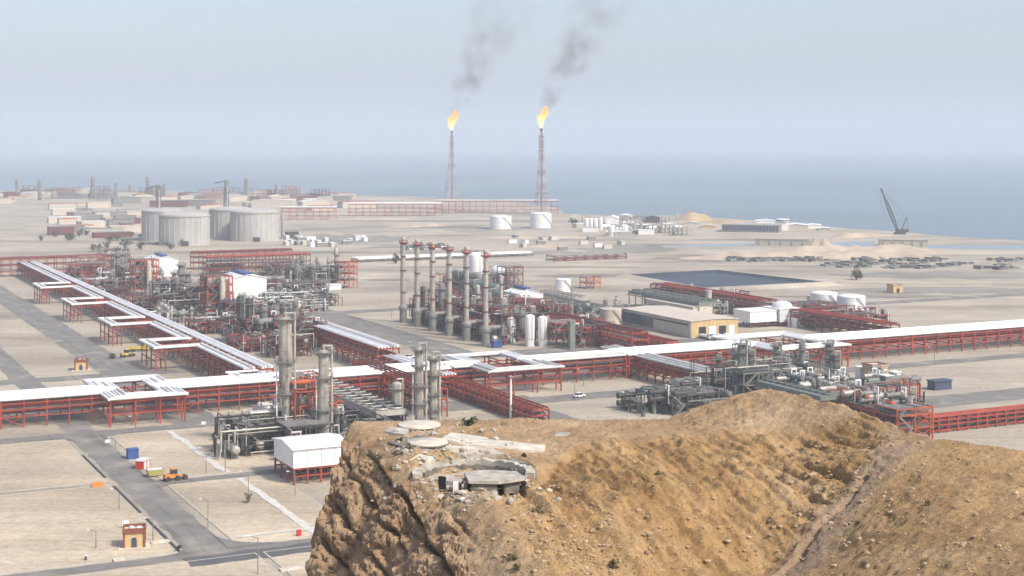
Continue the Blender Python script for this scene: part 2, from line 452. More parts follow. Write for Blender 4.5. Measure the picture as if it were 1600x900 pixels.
# gravel strips crossing the plots
g0 = ab(372, 752)[0]
sheet('path', rect(g0, g0+2.2, b_x1[1]+3, ROAD3[0]-1.5), 0.20, GRAV)
sheet('path', rect(g0-1, g0+1.2, ROAD3[1]+1.5, ROAD2[0]-2), 0.20, GRAV)
a_, b_ = ab(430, 833); sheet('path', rect(a_-9, a_+16, b_-.8, b_+.8), 0.21, GRAV)
a_, b_ = ab(375, 868); sheet('road', rect(a_-12, a_+24, b_-4.5, b_+3.0), 0.14, ASPH2)
a_, b_ = ab(375, 893); sheet('road', rect(a_-7, a_+7, b_-60, b_+9), 0.10, ASPH)
# open drain along the left edge of the main road
k = MB()
for (s0, s1) in ((ab(285,861), ab(231,810)), (ab(222,801), ab(178,760)), (ab(160,747), ab(124,712))):
    k.box(ra0-1.9, ra0-1.0, s0[1], s1[1], 0.0, 0.16)
k.v = [tuple(PL(x, y, z)) for x, y, z in k.v]
struct('drain_channel', k.mesh(M['dgrey']))

# lined pond: banks and dark liner
def pond():
    o = [W(978,433), W(1120,425.5), W(1292,445), W(1098,455)]
    cx = sum((p for p in o), Vector())/4
    mb = MB(); ring_o = [cx+(p-cx)*1.14 for p in o]; ring_t = [cx+(p-cx)*1.04 for p in o]; ring_i = [cx+(p-cx)*0.97 for p in o]
    lv = [[(p.x,p.y,0.0) for p in ring_o], [(p.x,p.y,2.0) for p in ring_t], [(p.x,p.y,2.0) for p in ring_i]]
    vs = sum(lv, [])
    mb.add(vs, [(r*4+i, r*4+(i+1)%4, r*4+4+(i+1)%4, r*4+4+i) for r in range(2) for i in range(4)])
    struct('embankment', mb.mesh(PALE))
    ln = MB(); ins = [cx+(p-cx)*0.9 for p in o]
    vs = [(p.x,p.y,1.95) for p in ring_i] + [(p.x,p.y,0.25) for p in ins]
    ln.add(vs, [(i,(i+1)%4,4+(i+1)%4,4+i) for i in range(4)] + [(4,5,6,7)])
    struct('pond', ln.mesh(mat('pond_liner', (0.03, 0.04, 0.055), 0.55, var=0.3, scale=0.02)))
pond()
# harbour basins
WB = water_mat('basin_water', (0.22, 0.28, 0.30), 0.3, 0.2)
for q in ([(1292,388),(1368,386),(1366,376.5),(1300,379)], [(1016,387),(1180,383.5),(1182,379.5),(1040,384)], [(1448,388),(1600,390),(1600,383),(1450,383)]):
    P = [W(*t) for t in q]
    k = MB(); k.add([(p.x,p.y,0.05) for p in P], [(0,1,2,3)])
    struct('water', k.mesh(WB))
# low sand berms on the plain
def berm(x0, y0, x1, y1, w, h, m, name='berm', seed=0):
    rnd = random.Random(seed)
    p, q = W(x0,y0), W(x1,y1); d = (q-p); n = max(8, int(d.length/6)); t = d.normalized(); s = Vector((-t.y, t.x, 0))
    mb = MB(); vs = []
    for i in range(n+1):
        c = p + d*(i/n); e = min(1, 4*i/n, 4*(n-i)/n); hh = h*e*(0.7+0.6*rnd.random()); ww = w*(0.8+0.4*rnd.random())
        for (k, z) in ((-1,-0.3),(-.45,.7),(-.1,1),(.4,.75),(1,-0.3)):
            v = c + s*(ww/2*k + rnd.uniform(-.05,.05)*w); vs.append((v.x, v.y, hh*z if z > 0 else -0.3))
    mb.add(vs, [(i*5+j, i*5+j+1, (i+1)*5+j+1, (i+1)*5+j) for i in range(n) for j in range(4)], True)
    struct(name, mb.mesh(m))
OCH = mat('ochre_sand', (0.46, 0.33, 0.17), 0.95, var=0.25, scale=0.05)
SND = mat('berm_sand', (0.43, 0.35, 0.26), 0.95, var=0.25, scale=0.05)
berm(1060,343,1112,343, 60, 9, OCH, seed=1)
berm(1112,347,1160,351, 40, 4, OCH, seed=2)
berm(1060,404,1480,402, 34, 5.5, SND, seed=3)
berm(1180,394,1480,392, 30, 5, SND, seed=4)

berm(1262,383,1300,384, 24, 6, SND, seed=6)

berm(886,338,950,341, 40, 3, SND, seed=8)
berm(600,356,700,352, 26, 2.5, SND, seed=9)
berm(760,372,960,372, 24, 2.5, SND, seed=10)
berm(820,386,900,386, 20, 2, SND, seed=11)
berm(1290,372,1390,368, 20, 4, SND, seed=12)
berm(130,338,225,334, 30, 4, SND, seed=13)
# ------------------------------------------------------------------ the sandstone outcrop in front
def _hash(ix, iy, iz, seed):
    h = (ix*374761393 + iy*668265263 + iz*2147483647 + seed*1274126177) & 0xffffffff
    h = ((h ^ (h >> 13)) * 1274126177) & 0xffffffff
    h = (h ^ (h >> 16)) & 0xffff
    return h / 65535.0
def vnoise(x, y, z, seed=0):
    x0 = np.floor(x).astype(np.int64); y0 = np.floor(y).astype(np.int64); z0 = np.floor(z).astype(np.int64)
    fx, fy, fz = x-x0, y-y0, z-z0
    fx = fx*fx*(3-2*fx); fy = fy*fy*(3-2*fy); fz = fz*fz*(3-2*fz)
    r = 0
    for dx in (0,1):
        for dy in (0,1):
            for dz in (0,1):
                w = (fx if dx else 1-fx)*(fy if dy else 1-fy)*(fz if dz else 1-fz)
                r = r + w*_hash(x0+dx, y0+dy, z0+dz, seed)
    return r*2-1
def fbm(x, y, z, oct=5, seed=0, gain=0.5):
    a, s, r = 1.0, 1.0, 0
    for o in range(oct):
        r = r + a*vnoise(x*s+o*17.3, y*s-o*9.1, z*s+o*3.7, seed+o); a *= gain; s *= 2.03
    return r
# surveyed spots: picture column, row, distance
CP = [(537,662,123),(548,690,117),(575,705,111.5),(610,722,107.5),(660,755,101),(720,787,95.5),(790,760,100.3),(850,725,107.5),(900,695,114.5),(1055,664,125.5),
      (640,659,126),(740,658,126),(850,658,126),(950,660,126),(740,690,115.5),(850,680,118),(640,690,115.5),
      (740,735,105.3),(690,735,105.3),(800,735,105.3),
      (1120,625,129),(1200,609,130),(1260,617,125),(1300,630,121),(1350,647,117),(1400,665,113),(1440,679,109),(1475,690,106),(1600,712,101),(1750,740,97),
      (1000,700,113),(1150,665,121),(1250,665,120),(1330,690,113),(1150,720,111),(1000,760,103),(900,760,101),(850,800,94),(900,850,89),(850,900,84.5),(760,850,89),
      (1000,830,95),(1000,900,88.5),(1100,780,102.5),(1100,850,96),(1120,900,92),(1230,900,94.5),(1260,850,97),(1200,780,104),(1300,800,100),(1350,745,103),(1392,704,105),
      (1410,760,99.5),(1400,900,80),(1350,850,90),(1475,760,95),(1475,850,82),(1600,800,88),(1600,900,72),(1750,900,66),
      (600,790,101.5),(560,760,109),(540,730,113.5),(560,860,104),(650,860,95),(650,900,92.5),(740,900,88),(600,900,98),
      (700,1000,83),(900,1000,79),(1150,1000,82),(1400,1000,66)]
def tps_fit(P, Z, lam=0.00005):
    n = len(P); d = np.linalg.norm(P[:,None]-P[None], axis=2)
    K = np.where(d > 0, d*d*np.log(np.maximum(d,1e-9)), 0) + lam*np.eye(n)*50
    T = np.hstack([np.ones((n,1)), P])
    Am = np.zeros((n+3,n+3)); Am[:n,:n] = K; Am[:n,n:] = T; Am[n:,:n] = T.T
    return np.linalg.solve(Am, np.concatenate([Z, np.zeros(3)]))
cp = np.array(CP, float)
cX = (cp[:,0]-800)/FPX*cp[:,2]; cY = cp[:,2]; cZ = CAM_H-(cp[:,1]-HOR)*cp[:,2]/FPX
cPt = np.stack([cX,cY],1)
cw = tps_fit(cPt/30, cZ)
def tps(x, y):
    r = cw[-3] + cw[-2]*x/30 + cw[-1]*y/30
    for i in range(len(cPt)):
        d2 = ((x-cPt[i,0])**2+(y-cPt[i,1])**2)/900
        r = r + cw[i]*0.5*d2*np.log(np.maximum(d2,1e-12))
    return r
rimx = np.array([-60,-14,-8.7,2.7,13.4,18,21.9,25.7,28.8,30.4,34.3,39,60])
rimy = np.array([123,124,127,127,127,129,130.5,122,114.5,107,102,98,90])
def cliff_x(y):
    return -13.7 + 0.5*np.sin(y*0.21+1.0) + np.where(y < 108, (108-y)*0.02, 0)
def height(x, y):
    z = tps(np.clip(x, -14.5, 50), np.clip(y, 60, 132))
    z = np.clip(z, 52, 74)
    ry = np.interp(x, rimx, rimy)
    over = np.maximum(0, y-ry)
    z = z - np.minimum(over*0.25, 0.6) - np.maximum(0, over-0.8)*1.5
    cl = np.maximum(0, cliff_x(y)-x)
    z = z - np.minimum(cl, 1.6)*14 - np.maximum(cl-1.6, 0)*1.5
    rt = np.maximum(0, x-52); z = z - rt*1.2
    nr = np.maximum(0, 42-y); z = z - nr*0.9
    return np.maximum(z, -2)
gx = np.concatenate([np.linspace(-75,-20,40)[:-1], np.arange(-20,36,0.13), np.linspace(36,110,60)])
gy = np.concatenate([np.linspace(-30,60,50)[:-1], np.arange(60,131,0.14), np.linspace(131,185,70)])
X, Y = np.meshgrid(gx, gy)
Z = height(X, Y)
# rough the surface along its normal
dzx = np.gradient(Z, gx, axis=1); dzy = np.gradient(Z, gy, axis=0)
ln = np.sqrt(dzx**2+dzy**2+1); nx, ny, nz = -dzx/ln, -dzy/ln, 1/ln
# where the rock of the cliff stands: left of the rim that runs from the corner to the front
rim_line = np.array([(-14.2,124.5),(-12.6,117.5),(-10.6,111.5),(-8.6,107.5),(-6.2,101.2),(-3.6,95.5),(-1.6,88),(0,80),(2,60)])
rxi = np.interp(-Y, -rim_line[:,1], rim_line[:,0])
rock = np.clip((rxi-0.3-X)/1.2+0.5+0.5*fbm(X*.4,Y*.4,Z*.4,3,5), 0, 1)*(Y < 127)
gul = np.array([(108,1402),(105,1390),(103,1350),(100,1300),(97,1260),(94.5,1230),(88,1180)])
gux = (np.interp(-Y, -gul[:,0], gul[:,1])-800)/FPX*Y
slope_m = np.clip((X-(rxi+2))/2, 0, 1)*np.clip((gux-0.6-X)/1.5, 0, 1)*np.clip((121-Y)/4, 0, 1)
top_rim = np.interp(X, [-14,-3.6,2.3,4.9,13.4,20,30], [118,95.5,107.5,114.5,121,121,118])
slope_m = slope_m*np.clip((top_rim-Y)/2.0, 0, 1)
d0 = fbm(X*.35, Y*.35, Z*.35, 6, 1, 0.55)
d = 0.20*d0 + 0.05*fbm(X*2.2, Y*2.2, Z*2.2, 4, 9, .6)
# rills down the dug slope
ux, uy = 0.36, -0.933
al = X*ux+Y*uy; ac = X*uy-Y*ux
rill = fbm(al*.13+3, ac*1.0, Z*0.1, 4, 21, .6)
rill2 = -np.abs(vnoise(al*.07, ac*.55+.3*d0, Z*0, 33))
crag = np.clip(fbm(al*.16, ac*.3, Z*.1, 4, 45)-.05, 0, 1)
d = d + slope_m*(0.36*rill + 0.70*rill2 + 0.25*(-np.abs(vnoise(al*.12+4, ac*1.3+.4*d0, Z*0, 35))) + 0.10*fbm(al*.8, ac*3, Z, 3, 41) + crag*(.5*np.abs(fbm(al*.5, ac*1.1, Z*.5, 5, 47, .6))))
# tilted ledges and clefts in the cliff
d = d*(1-0.55*rock)
wob = fbm(X*.16, Y*.16, Z*.16, 3, 51)
s = (Z + 0.62*(X+14))*0.85 + 0.25*(Y-108)*0.3 + 0.55*wob + 0.12*fbm(X*.9,Y*.9,Z*.9,3,52)
def beds(s, per, sharp, tilt):
    q = s/per; k = np.floor(q); ph = q-k
    hsh = _hash(k.astype(np.int64), k.astype(np.int64)*0+3, k.astype(np.int64)*0+7, 5)
    prof = np.where(ph < sharp, -1.0*(1-ph/sharp)**0.7, 0) + tilt*(0.5-np.abs(ph-.45)**1.5)
    # each bed is broken into blocks
    blkx = np.floor((X*.9+Y*1.1)*(.55+.5*hsh) + hsh*9 + .4*wob).astype(np.int64)
    off = _hash(blkx, k.astype(np.int64), blkx*0+1, 13)-.5
    return prof*(0.55+0.75*hsh), hsh, off
def ridged(x, y, z, oct, seed):
    a, f, r = 1.0, 1.0, 0
    for o in range(oct):
        r = r + a*(1-2*np.abs(vnoise(x*f+o*5.1, y*f, z*f, seed+o))); a *= .55; f *= 2.1
    return r
b1, h1, o1 = beds(s, 2.1, 0.17, .35)
b2, h2, o2 = beds(s+0.15*wob+.3, 0.74, 0.20, .4)
gapm = 0.55+0.45*fbm(X*.25,Y*.25,Z*.25,3,57)
d = d + rock*(1.05*b1*np.clip(gapm+.35,.4,1.1) + 0.26*b2*np.clip(gapm+.1,.25,1) + 0.30*(h1-.5) + 0.34*o1 + .16*o2 + 0.14*fbm(X*.5, Y*.5, Z*.5, 4, 81, .55) + .15*ridged(X*1.1,Y*1.1,Z*1.1,5,83) + .07*vnoise(X*.6,Y*.6,s*7,84) - .10)
# fractured blocks: flat-faced cells with open joints
def worley(x, y, z, seed):
    xi, yi, zi = np.floor(x).astype(np.int64), np.floor(y).astype(np.int64), np.floor(z).astype(np.int64)
    f1 = np.full(x.shape, 9.0); f2 = np.full(x.shape, 9.0); hid = np.zeros(x.shape)
    for dx in (-1,0,1):
        for dy in (-1,0,1):
            for dz in (-1,0,1):
                a, b, c = xi+dx, yi+dy, zi+dz
                px, py, pz = a+_hash(a,b,c,seed), b+_hash(a,b,c,seed+1), c+_hash(a,b,c,seed+2)
                dd = np.sqrt((x-px)**2+(y-py)**2+(z-pz)**2); hh = _hash(a,b,c,seed+3)
                nearer = dd < f1
                f2 = np.where(nearer, f1, np.minimum(f2, dd)); hid = np.where(nearer, hh, hid); f1 = np.minimum(f1, dd)
    return f2-f1, hid
jx = .25*fbm(X*.8,Y*.8,Z*.8,3,95)
g1, c1 = worley(X*.24+jx, Y*.24+jx, s*.95, 101)
g2, c2 = worley(X*.62+jx, Y*.62, s*2.3, 111)
d = d + rock*(0.34*(c1-.5) - 0.16*np.clip(1-g1/.10,0,1) + 0.17*(c2-.5) - 0.07*np.clip(1-g2/.12,0,1))
g3, c3 = worley(X*.9, Y*.9, Z*1.3, 121)
d = d + (1-rock)*(np.clip(fbm(X*.12,Y*.12,Z*.12,3,131)+.15,0,1)*.22+.03)*(c3-.5)
# coarse broken ground everywhere else
d = d + (1-rock)*(.055*ridged(X*.8,Y*.8,Z*.8,5,85)+.03*fbm(X*4,Y*4,Z*4,3,87)-.05)
# cleft along the gully floor
g = np.abs(X-gux - 0.5*fbm(Y*.3, X*0, X*0, 3, 91))
d = d - np.clip(1-g/0.45, 0, 1)*0.40*(Y < 103)*(Y > 80)
far = np.clip((X+20.5)/3,0,1)*np.clip((38-X)/3,0,1)
amp = np.where((X > -20) & (X < 38), 1, 0.6)
mx, my = X + nx*d*amp, Y + ny*d*amp
mz = Z + nz*d*amp
# the pit of the old emplacement
PIT = (-2.7, 105.4)
pr_ = np.sqrt((X-PIT[0])**2+(Y-PIT[1])**2)
mz = np.where(pr_ < 4.4, mz-1.15*np.clip((4.4-pr_)/0.35, 0, 1), mz)
mz = np.where((np.abs(X+2.1) < 2.9) & (Y > 98.6) & (Y < 102.5), mz-0.75, mz)
ny_, nx_ = X.shape
verts = np.stack([mx, my, mz], 2).reshape(-1, 3)
idx = np.arange(ny_*nx_).reshape(ny_, nx_)
faces = np.stack([idx[:-1,:-1], idx[:-1,1:], idx[1:,1:], idx[1:,:-1]], 2).reshape(-1, 4)
me = bpy.data.meshes.new('outcrop')
me.vertices.add(len(verts)); me.vertices.foreach_set('co', verts.astype(np.float32).ravel())
me.loops.add(faces.size); me.loops.foreach_set('vertex_index', faces.astype(np.int32).ravel())
me.polygons.add(len(faces)); me.polygons.foreach_set('loop_start', np.arange(0, faces.size, 4, dtype=np.int32))
me.polygons.foreach_set('use_smooth', (rock[:-1,:-1] < .5).ravel())
me.update(); me.validate()
for nm, arr in (('rock', rock), ('dug', np.maximum(slope_m, .75*np.clip((X-gux-1.5)/2.5,0,1))), ('gully', np.clip(1-np.abs(X-gux-.8)/2.6, 0, 1)*np.clip((109-Y)/4,0,1)*(Y > 70)), ('strata', s/1.9)):
    at = me.attributes.new(nm, 'FLOAT', 'POINT'); at.data.foreach_set('value', arr.astype(np.float32).ravel())
def mesa_mat():
    m = bpy.data.materials.new('sandstone_and_soil'); m.use_nodes = True
    nt = m.node_tree; N = nt.nodes; L = nt.links
    bs = N['Principled BSDF']; bs.inputs['Roughness'].default_value = 0.97
    bs.inputs['Specular IOR Level'].default_value = 0.15
    geo = N.new('ShaderNodeNewGeometry')
    def attr(n):
        a = N.new('ShaderNodeAttribute'); a.attribute_name = n; return a.outputs['Fac']
    def noise(scale, detail=6, stretch=None, rot=0, rough=.55):
        n = N.new('ShaderNodeTexNoise'); n.inputs['Scale'].default_value = scale; n.inputs['Detail'].default_value = detail; n.inputs['Roughness'].default_value = rough
        if stretch:
            r = N.new('ShaderNodeMapping'); r.inputs['Rotation'].default_value = (0,0,rot)
            p = N.new('ShaderNodeMapping'); p.inputs['Scale'].default_value = stretch
            L.new(geo.outputs['Position'], r.inputs['Vector']); L.new(r.outputs[0], p.inputs['Vector']); L.new(p.outputs[0], n.inputs['Vector'])
        else: L.new(geo.outputs['Position'], n.inputs['Vector'])
        return n.outputs['Fac']
    def ramp(fac, stops):
        r = N.new('ShaderNodeValToRGB')
        while len(r.color_ramp.elements) < len(stops): r.color_ramp.elements.new(0.5)
        for e, (p, c) in zip(r.color_ramp.elements, stops): e.position = p; e.color = (*c, 1)
        L.new(fac, r.inputs['Fac']); return r.outputs['Color']
    def mix(fac, a, b, mode='MIX'):
        x = N.new('ShaderNodeMix'); x.data_type = 'RGBA'; x.blend_type = mode
        if isinstance(fac, float): x.inputs['Factor'].default_value = fac
        else: L.new(fac, x.inputs['Factor'])
        L.new(a, x.inputs['A']); L.new(b, x.inputs['B']); return x.outputs['Result']
    soil = ramp(noise(0.16, 7), [(0.3,(0.31,0.215,0.125)),(0.5,(0.42,0.305,0.18)),(0.68,(0.49,0.375,0.24))])
    dug = ramp(noise(0.3, 8, (1.0,0.16,1), R(-21), .62), [(0.30,(0.27,0.17,0.08)),(0.45,(0.40,0.262,0.122)),(0.58,(0.46,0.32,0.165)),(0.72,(0.50,0.38,0.23))])
    rockc = ramp(noise(0.35, 9, (1,1,1.6), 0, .62), [(0.28,(0.24,0.165,0.105)),(0.46,(0.37,0.265,0.17)),(0.6,(0.45,0.33,0.215)),(0.75,(0.51,0.395,0.27))])
    gul = ramp(noise(0.5, 7), [(0.3,(0.24,0.18,0.13)),(0.7,(0.38,0.30,0.22))])
    c = mix(attr('dug'), soil, dug)
    cx_ = N.new('ShaderNodeCombineXYZ'); sx_ = N.new('ShaderNodeSeparateXYZ'); L.new(geo.outputs['Position'], sx_.inputs[0])
    ms_ = N.new('ShaderNodeMath'); ms_.operation = 'MULTIPLY'; ms_.inputs[1].default_value = 5.0; L.new(attr('strata'), ms_.inputs[0])
    for i_, nm_ in ((0,'X'),(1,'Y')):
        q_ = N.new('ShaderNodeMath'); q_.operation = 'MULTIPLY'; q_.inputs[1].default_value = .22; L.new(sx_.outputs[nm_], q_.inputs[0]); L.new(q_.outputs[0], cx_.inputs[i_])
    L.new(ms_.outputs[0], cx_.inputs[2])
    ns_ = N.new('ShaderNodeTexNoise'); ns_.inputs['Scale'].default_value = 1.3; ns_.inputs['Detail'].default_value = 7; ns_.inputs['Roughness'].default_value = .65; L.new(cx_.outputs[0], ns_.inputs['Vector'])
    lam_ = ramp(ns_.outputs['Fac'], [(0.33,(0.60,0.56,0.52)),(0.5,(1,1,1)),(0.68,(1.18,1.15,1.1))])
    rockc = mix(0.9, rockc, lam_, 'MULTIPLY')
    c = mix(attr('gully'), c, gul)
    c = mix(attr('rock'), c, rockc)
    fine = ramp(noise(5.0, 8, None, 0, .7), [(0.3,(0.72,0.70,0.68)),(0.5,(1,1,1)),(0.75,(1.18,1.17,1.14))])
    c = mix(0.85, c, fine, 'MULTIPLY')
    specks = ramp(noise(9.0, 3), [(0.68,(1,1,1)),(0.75,(0.5,0.48,0.45))])
    c = mix(0.6, c, specks, 'MULTIPLY')
    clods = ramp(noise(1.4, 9, None, 0, .72), [(0.32,(0.66,0.63,0.60)),(0.5,(1,1,1)),(0.70,(1.20,1.19,1.16))])
    c = mix(0.6, c, clods, 'MULTIPLY')
    grit = ramp(noise(16.0, 6, None, 0, .75), [(0.34,(0.62,0.60,0.57)),(0.5,(1,1,1)),(0.72,(1.25,1.24,1.2))])
    c = mix(0.75, c, grit, 'MULTIPLY')
    dk_ = N.new('ShaderNodeMix'); dk_.data_type = 'RGBA'; dk_.blend_type = 'MULTIPLY'; dk_.inputs['Factor'].default_value = 1.0
    L.new(c, dk_.inputs['A']); dk_.inputs['B'].default_value = (.93,.90,.87,1); c = dk_.outputs['Result']
    L.new(c, bs.inputs['Base Color'])
    b = N.new('ShaderNodeBump'); b.inputs['Distance'].default_value = 0.30; b.inputs['Strength'].default_value = 0.9
    L.new(noise(3.0, 9, None, 0, .68), b.inputs['Height']); L.new(b.outputs[0], bs.inputs['Normal'])
    return m
me.materials.append(mesa_mat())
struct('hill', me)
gz = mz.copy()
def ground_z(x, y):
    i = min(max(int(np.searchsorted(gx, x))-1, 0), len(gx)-2); j = min(max(int(np.searchsorted(gy, y))-1, 0), len(gy)-2)
    u = (x-gx[i])/(gx[i+1]-gx[i]); v = (y-gy[j])/(gy[j+1]-gy[j])
    return float(gz[j,i]*(1-u)*(1-v)+gz[j,i+1]*u*(1-v)+gz[j+1,i]*(1-u)*v+gz[j+1,i+1]*u*v)
def hill_hit(px, py):                    # first point of the hill along a sight line of the survey picture
    dx, dz = (px-800)/FPX, -(py-HOR)/FPX
    y = 62.0
    while y < 140:
        if ground_z(dx*y, y) >= CAM_H+dz*y: return Vector((dx*y, y, ground_z(dx*y, y)))
        y += 0.1
    return Vector((dx*110, 110, ground_z(dx*110, 110)))
# ------------------------------------------------------------------ builders: every one returns the list of parts of a thing
_cache = {}
def cached(f):
    def g(*a, **k):
        key = (f.__name__, repr(a), repr(sorted(k.items())))
        if key not in _cache: _cache[key] = f(*a, **k)
        return _cache[key]
    return g

def rail_pts(mb, pts, h=1.1, t=0.07, closed=False, step=2.0):
    n = len(pts)
    for i in range(n if closed else n-1):
        p, q = Vector(pts[i]), Vector(pts[(i+1) % n])
        for zz in (h, h*0.55): mb.bar(p+Vector((0,0,zz)), q+Vector((0,0,zz)), t)
        k = max(1, int((q-p).length/step))
        for j in range(k): c = p.lerp(q, j/k); mb.bar(c, c+Vector((0,0,h)), t)
    return mb

def head(r, z0, z1, n=5, dome=0.5):      # vessel profile with domed ends
    p = []
    for i in range(n+1):
        t = math.pi/2*i/n; p.append((max(0.001, r*math.sin(t)), z0 - dome*r*math.cos(t)))
    for i in range(n+1):
        t = math.pi/2*i/n; p.append((max(0.001, r*math.cos(t)), z1 + dome*r*math.sin(t)))
    return p

@cached
def upright(r=1.2, h=8.0, m='alu', leg=1.6, rings=1, side_pipe=True):
    S = []
    S.append(('shell', MB().lathe(head(r, leg+r*.5, h-r*.5), n=16).mesh(M[m])))
    S.append(('skirt', MB().cyl((0,0,0), (0,0,leg+r*.4), r*0.88, 14).mesh(M['dgrey' if m in ('grey','dgrey') else m])))
    nz = MB().cyl((0,0,h-.2), (0,0,h+.9), r*.16, 8); nz.cyl((0,0,h+.55), (0,0,h+.75), r*.28, 8)
    S.append(('nozzle', nz.mesh(M['grey'])))
    if side_pipe:
        S.append(('pipe', MB().tube([(0,0,h+.8), (r+.5,0,h+.8), (r+.5,0,0.3)], r*.14+.06, 7).mesh(M['alu'])))
    for k in range(rings):
        z = leg + (h-leg)*(k+1)/(rings+.35)
        a = MB().lathe([(r+.05, z), (r+1.1, z), (r+1.1, z+.12), (r+.05, z+.12)], n=14, smooth=False)
        a.lathe([(r+1.06, z+1.05), (r+1.14, z+1.05), (r+1.14, z+1.15), (r+1.06, z+1.15), (r+1.06,z+1.05)], n=14)
        for i in range(7):
            t = i*2*math.pi/7; a.bar((math.cos(t)*(r+1.1), math.sin(t)*(r+1.1), z), (math.cos(t)*(r+1.1), math.sin(t)*(r+1.1), z+1.1), .07)
        S.append(('platform', a.mesh(M['grey'])))
    ld = MB()
    for sx in (-.25, .25): ld.bar((sx, -r-.25, 0), (sx, -r-.25, h), .08)
    for i in range(int(h/1.2)): ld.bar((-.25,-r-.25,.6+i*1.2), (.25,-r-.25,.6+i*1.2), .06)
    S.append(('ladder', ld.mesh(M['grey'])))
    return S

@cached
def drum(r=1.2, l=7.0, m='alu', up=1.5):
    S = []
    prof = [(q, z) for q, z in head(r, -l/2, l/2)]
    S.append(('shell', MB().lathe(prof, c=(0,0,up+r), n=16, axis='x').mesh(M[m])))
    for s in (-1, 1):
        S.append(('saddle', MB().box(s*l*.3-.25, s*l*.3+.25, -r*.85, r*.85, 0, up+r*.55).mesh(M['grey'])))
    nz = MB()
    for q in (-.3, .15): nz.cyl((q*l,0,up+2*r-.15), (q*l,0,up+2*r+.7), .28, 8)
    S.append(('nozzle', nz.mesh(M['grey'])))
    S.append(('pipe', MB().tube([(.15*l,0,up+2*r+.6), (.15*l,r+.7,up+2*r+.6), (.15*l,r+.7,0.2)], .2, 7).mesh(M['alu'])))
    return S

@cached
def exchanger(l=8.0, r=.7, m='alu', stack=2):
    S = []
    for k in range(stack):
        z = 1.0+r+k*(2*r+.7)
        mb = MB().cyl((-l/2,0,z), (l/2,0,z), r, 14)
        for q in (-l/2, -l/2+1.3, l/2): mb.cyl((q-.12,0,z), (q+.12,0,z), r*1.22, 14)
        S.append(('shell', mb.mesh(M[m])))
    top = 1.0+stack*(2*r+.7)
    for s in (-1,1):
        S.append(('saddle', MB().box(s*l*.28-.2, s*l*.28+.2, -r*.9, r*.9, 0, top-r-.6).mesh(M['dgrey'])))
    S.append(('pipe', MB().tube([(l*.3,0,top-.8), (l*.3,0,top+.5), (l*.3,-r-1,top+.5), (l*.3,-r-1,.2)], .24, 7).mesh(M['white'])))
    return S

@cached
def pump():
    S = [('base_plate', MB().box(-1.4,1.4,-.6,.6,0,.35).mesh(M['concrete'])),
         ('motor', MB().cyl((-1.1,0,.95),(.1,0,.95),.42,12).mesh(M['green'])),
         ('casing', MB().cyl((.35,-.35,.95),(.35,.35,.95),.6,14).mesh(M['grey'])),
         ('pipe', MB().tube([(.9,0,.95),(1.6,0,.95),(1.6,0,2.6)],.2,7).mesh(M['alu']))]
    return S

@cached
def pipework(w, d, h, n, seed, mats=('alu','grey','white','dgrey'), r=(.12,.32)):
    rnd = random.Random(seed); S = []
    for i in range(n):
        x, y = rnd.uniform(-w/2, w/2), rnd.uniform(-d/2, d/2)
        z = rnd.uniform(.6, h)
        pts = [Vector((x, y, rnd.choice([0.1, z*.4])))]
        pts.append(Vector((x, y, z)))
        for k in range(rnd.randint(1, 3)):
            p = pts[-1].copy()
            if k % 2 == 0:
                if rnd.random() < .55: p.x = rnd.uniform(-w/2, w/2)
                else: p.y = rnd.uniform(-d/2, d/2)
            else: p.z = rnd.uniform(.4, h)
            if (p-pts[-1]).length > .6: pts.append(p)
        if rnd.random() < .5: pts.append(Vector((pts[-1].x, pts[-1].y, 0.1 if pts[-1].z > .5 else h*.7)))
        S.append(('pipe', MB().tube(pts, rnd.uniform(*r), 6).mesh(M[rnd.choice(mats)])))
    return S

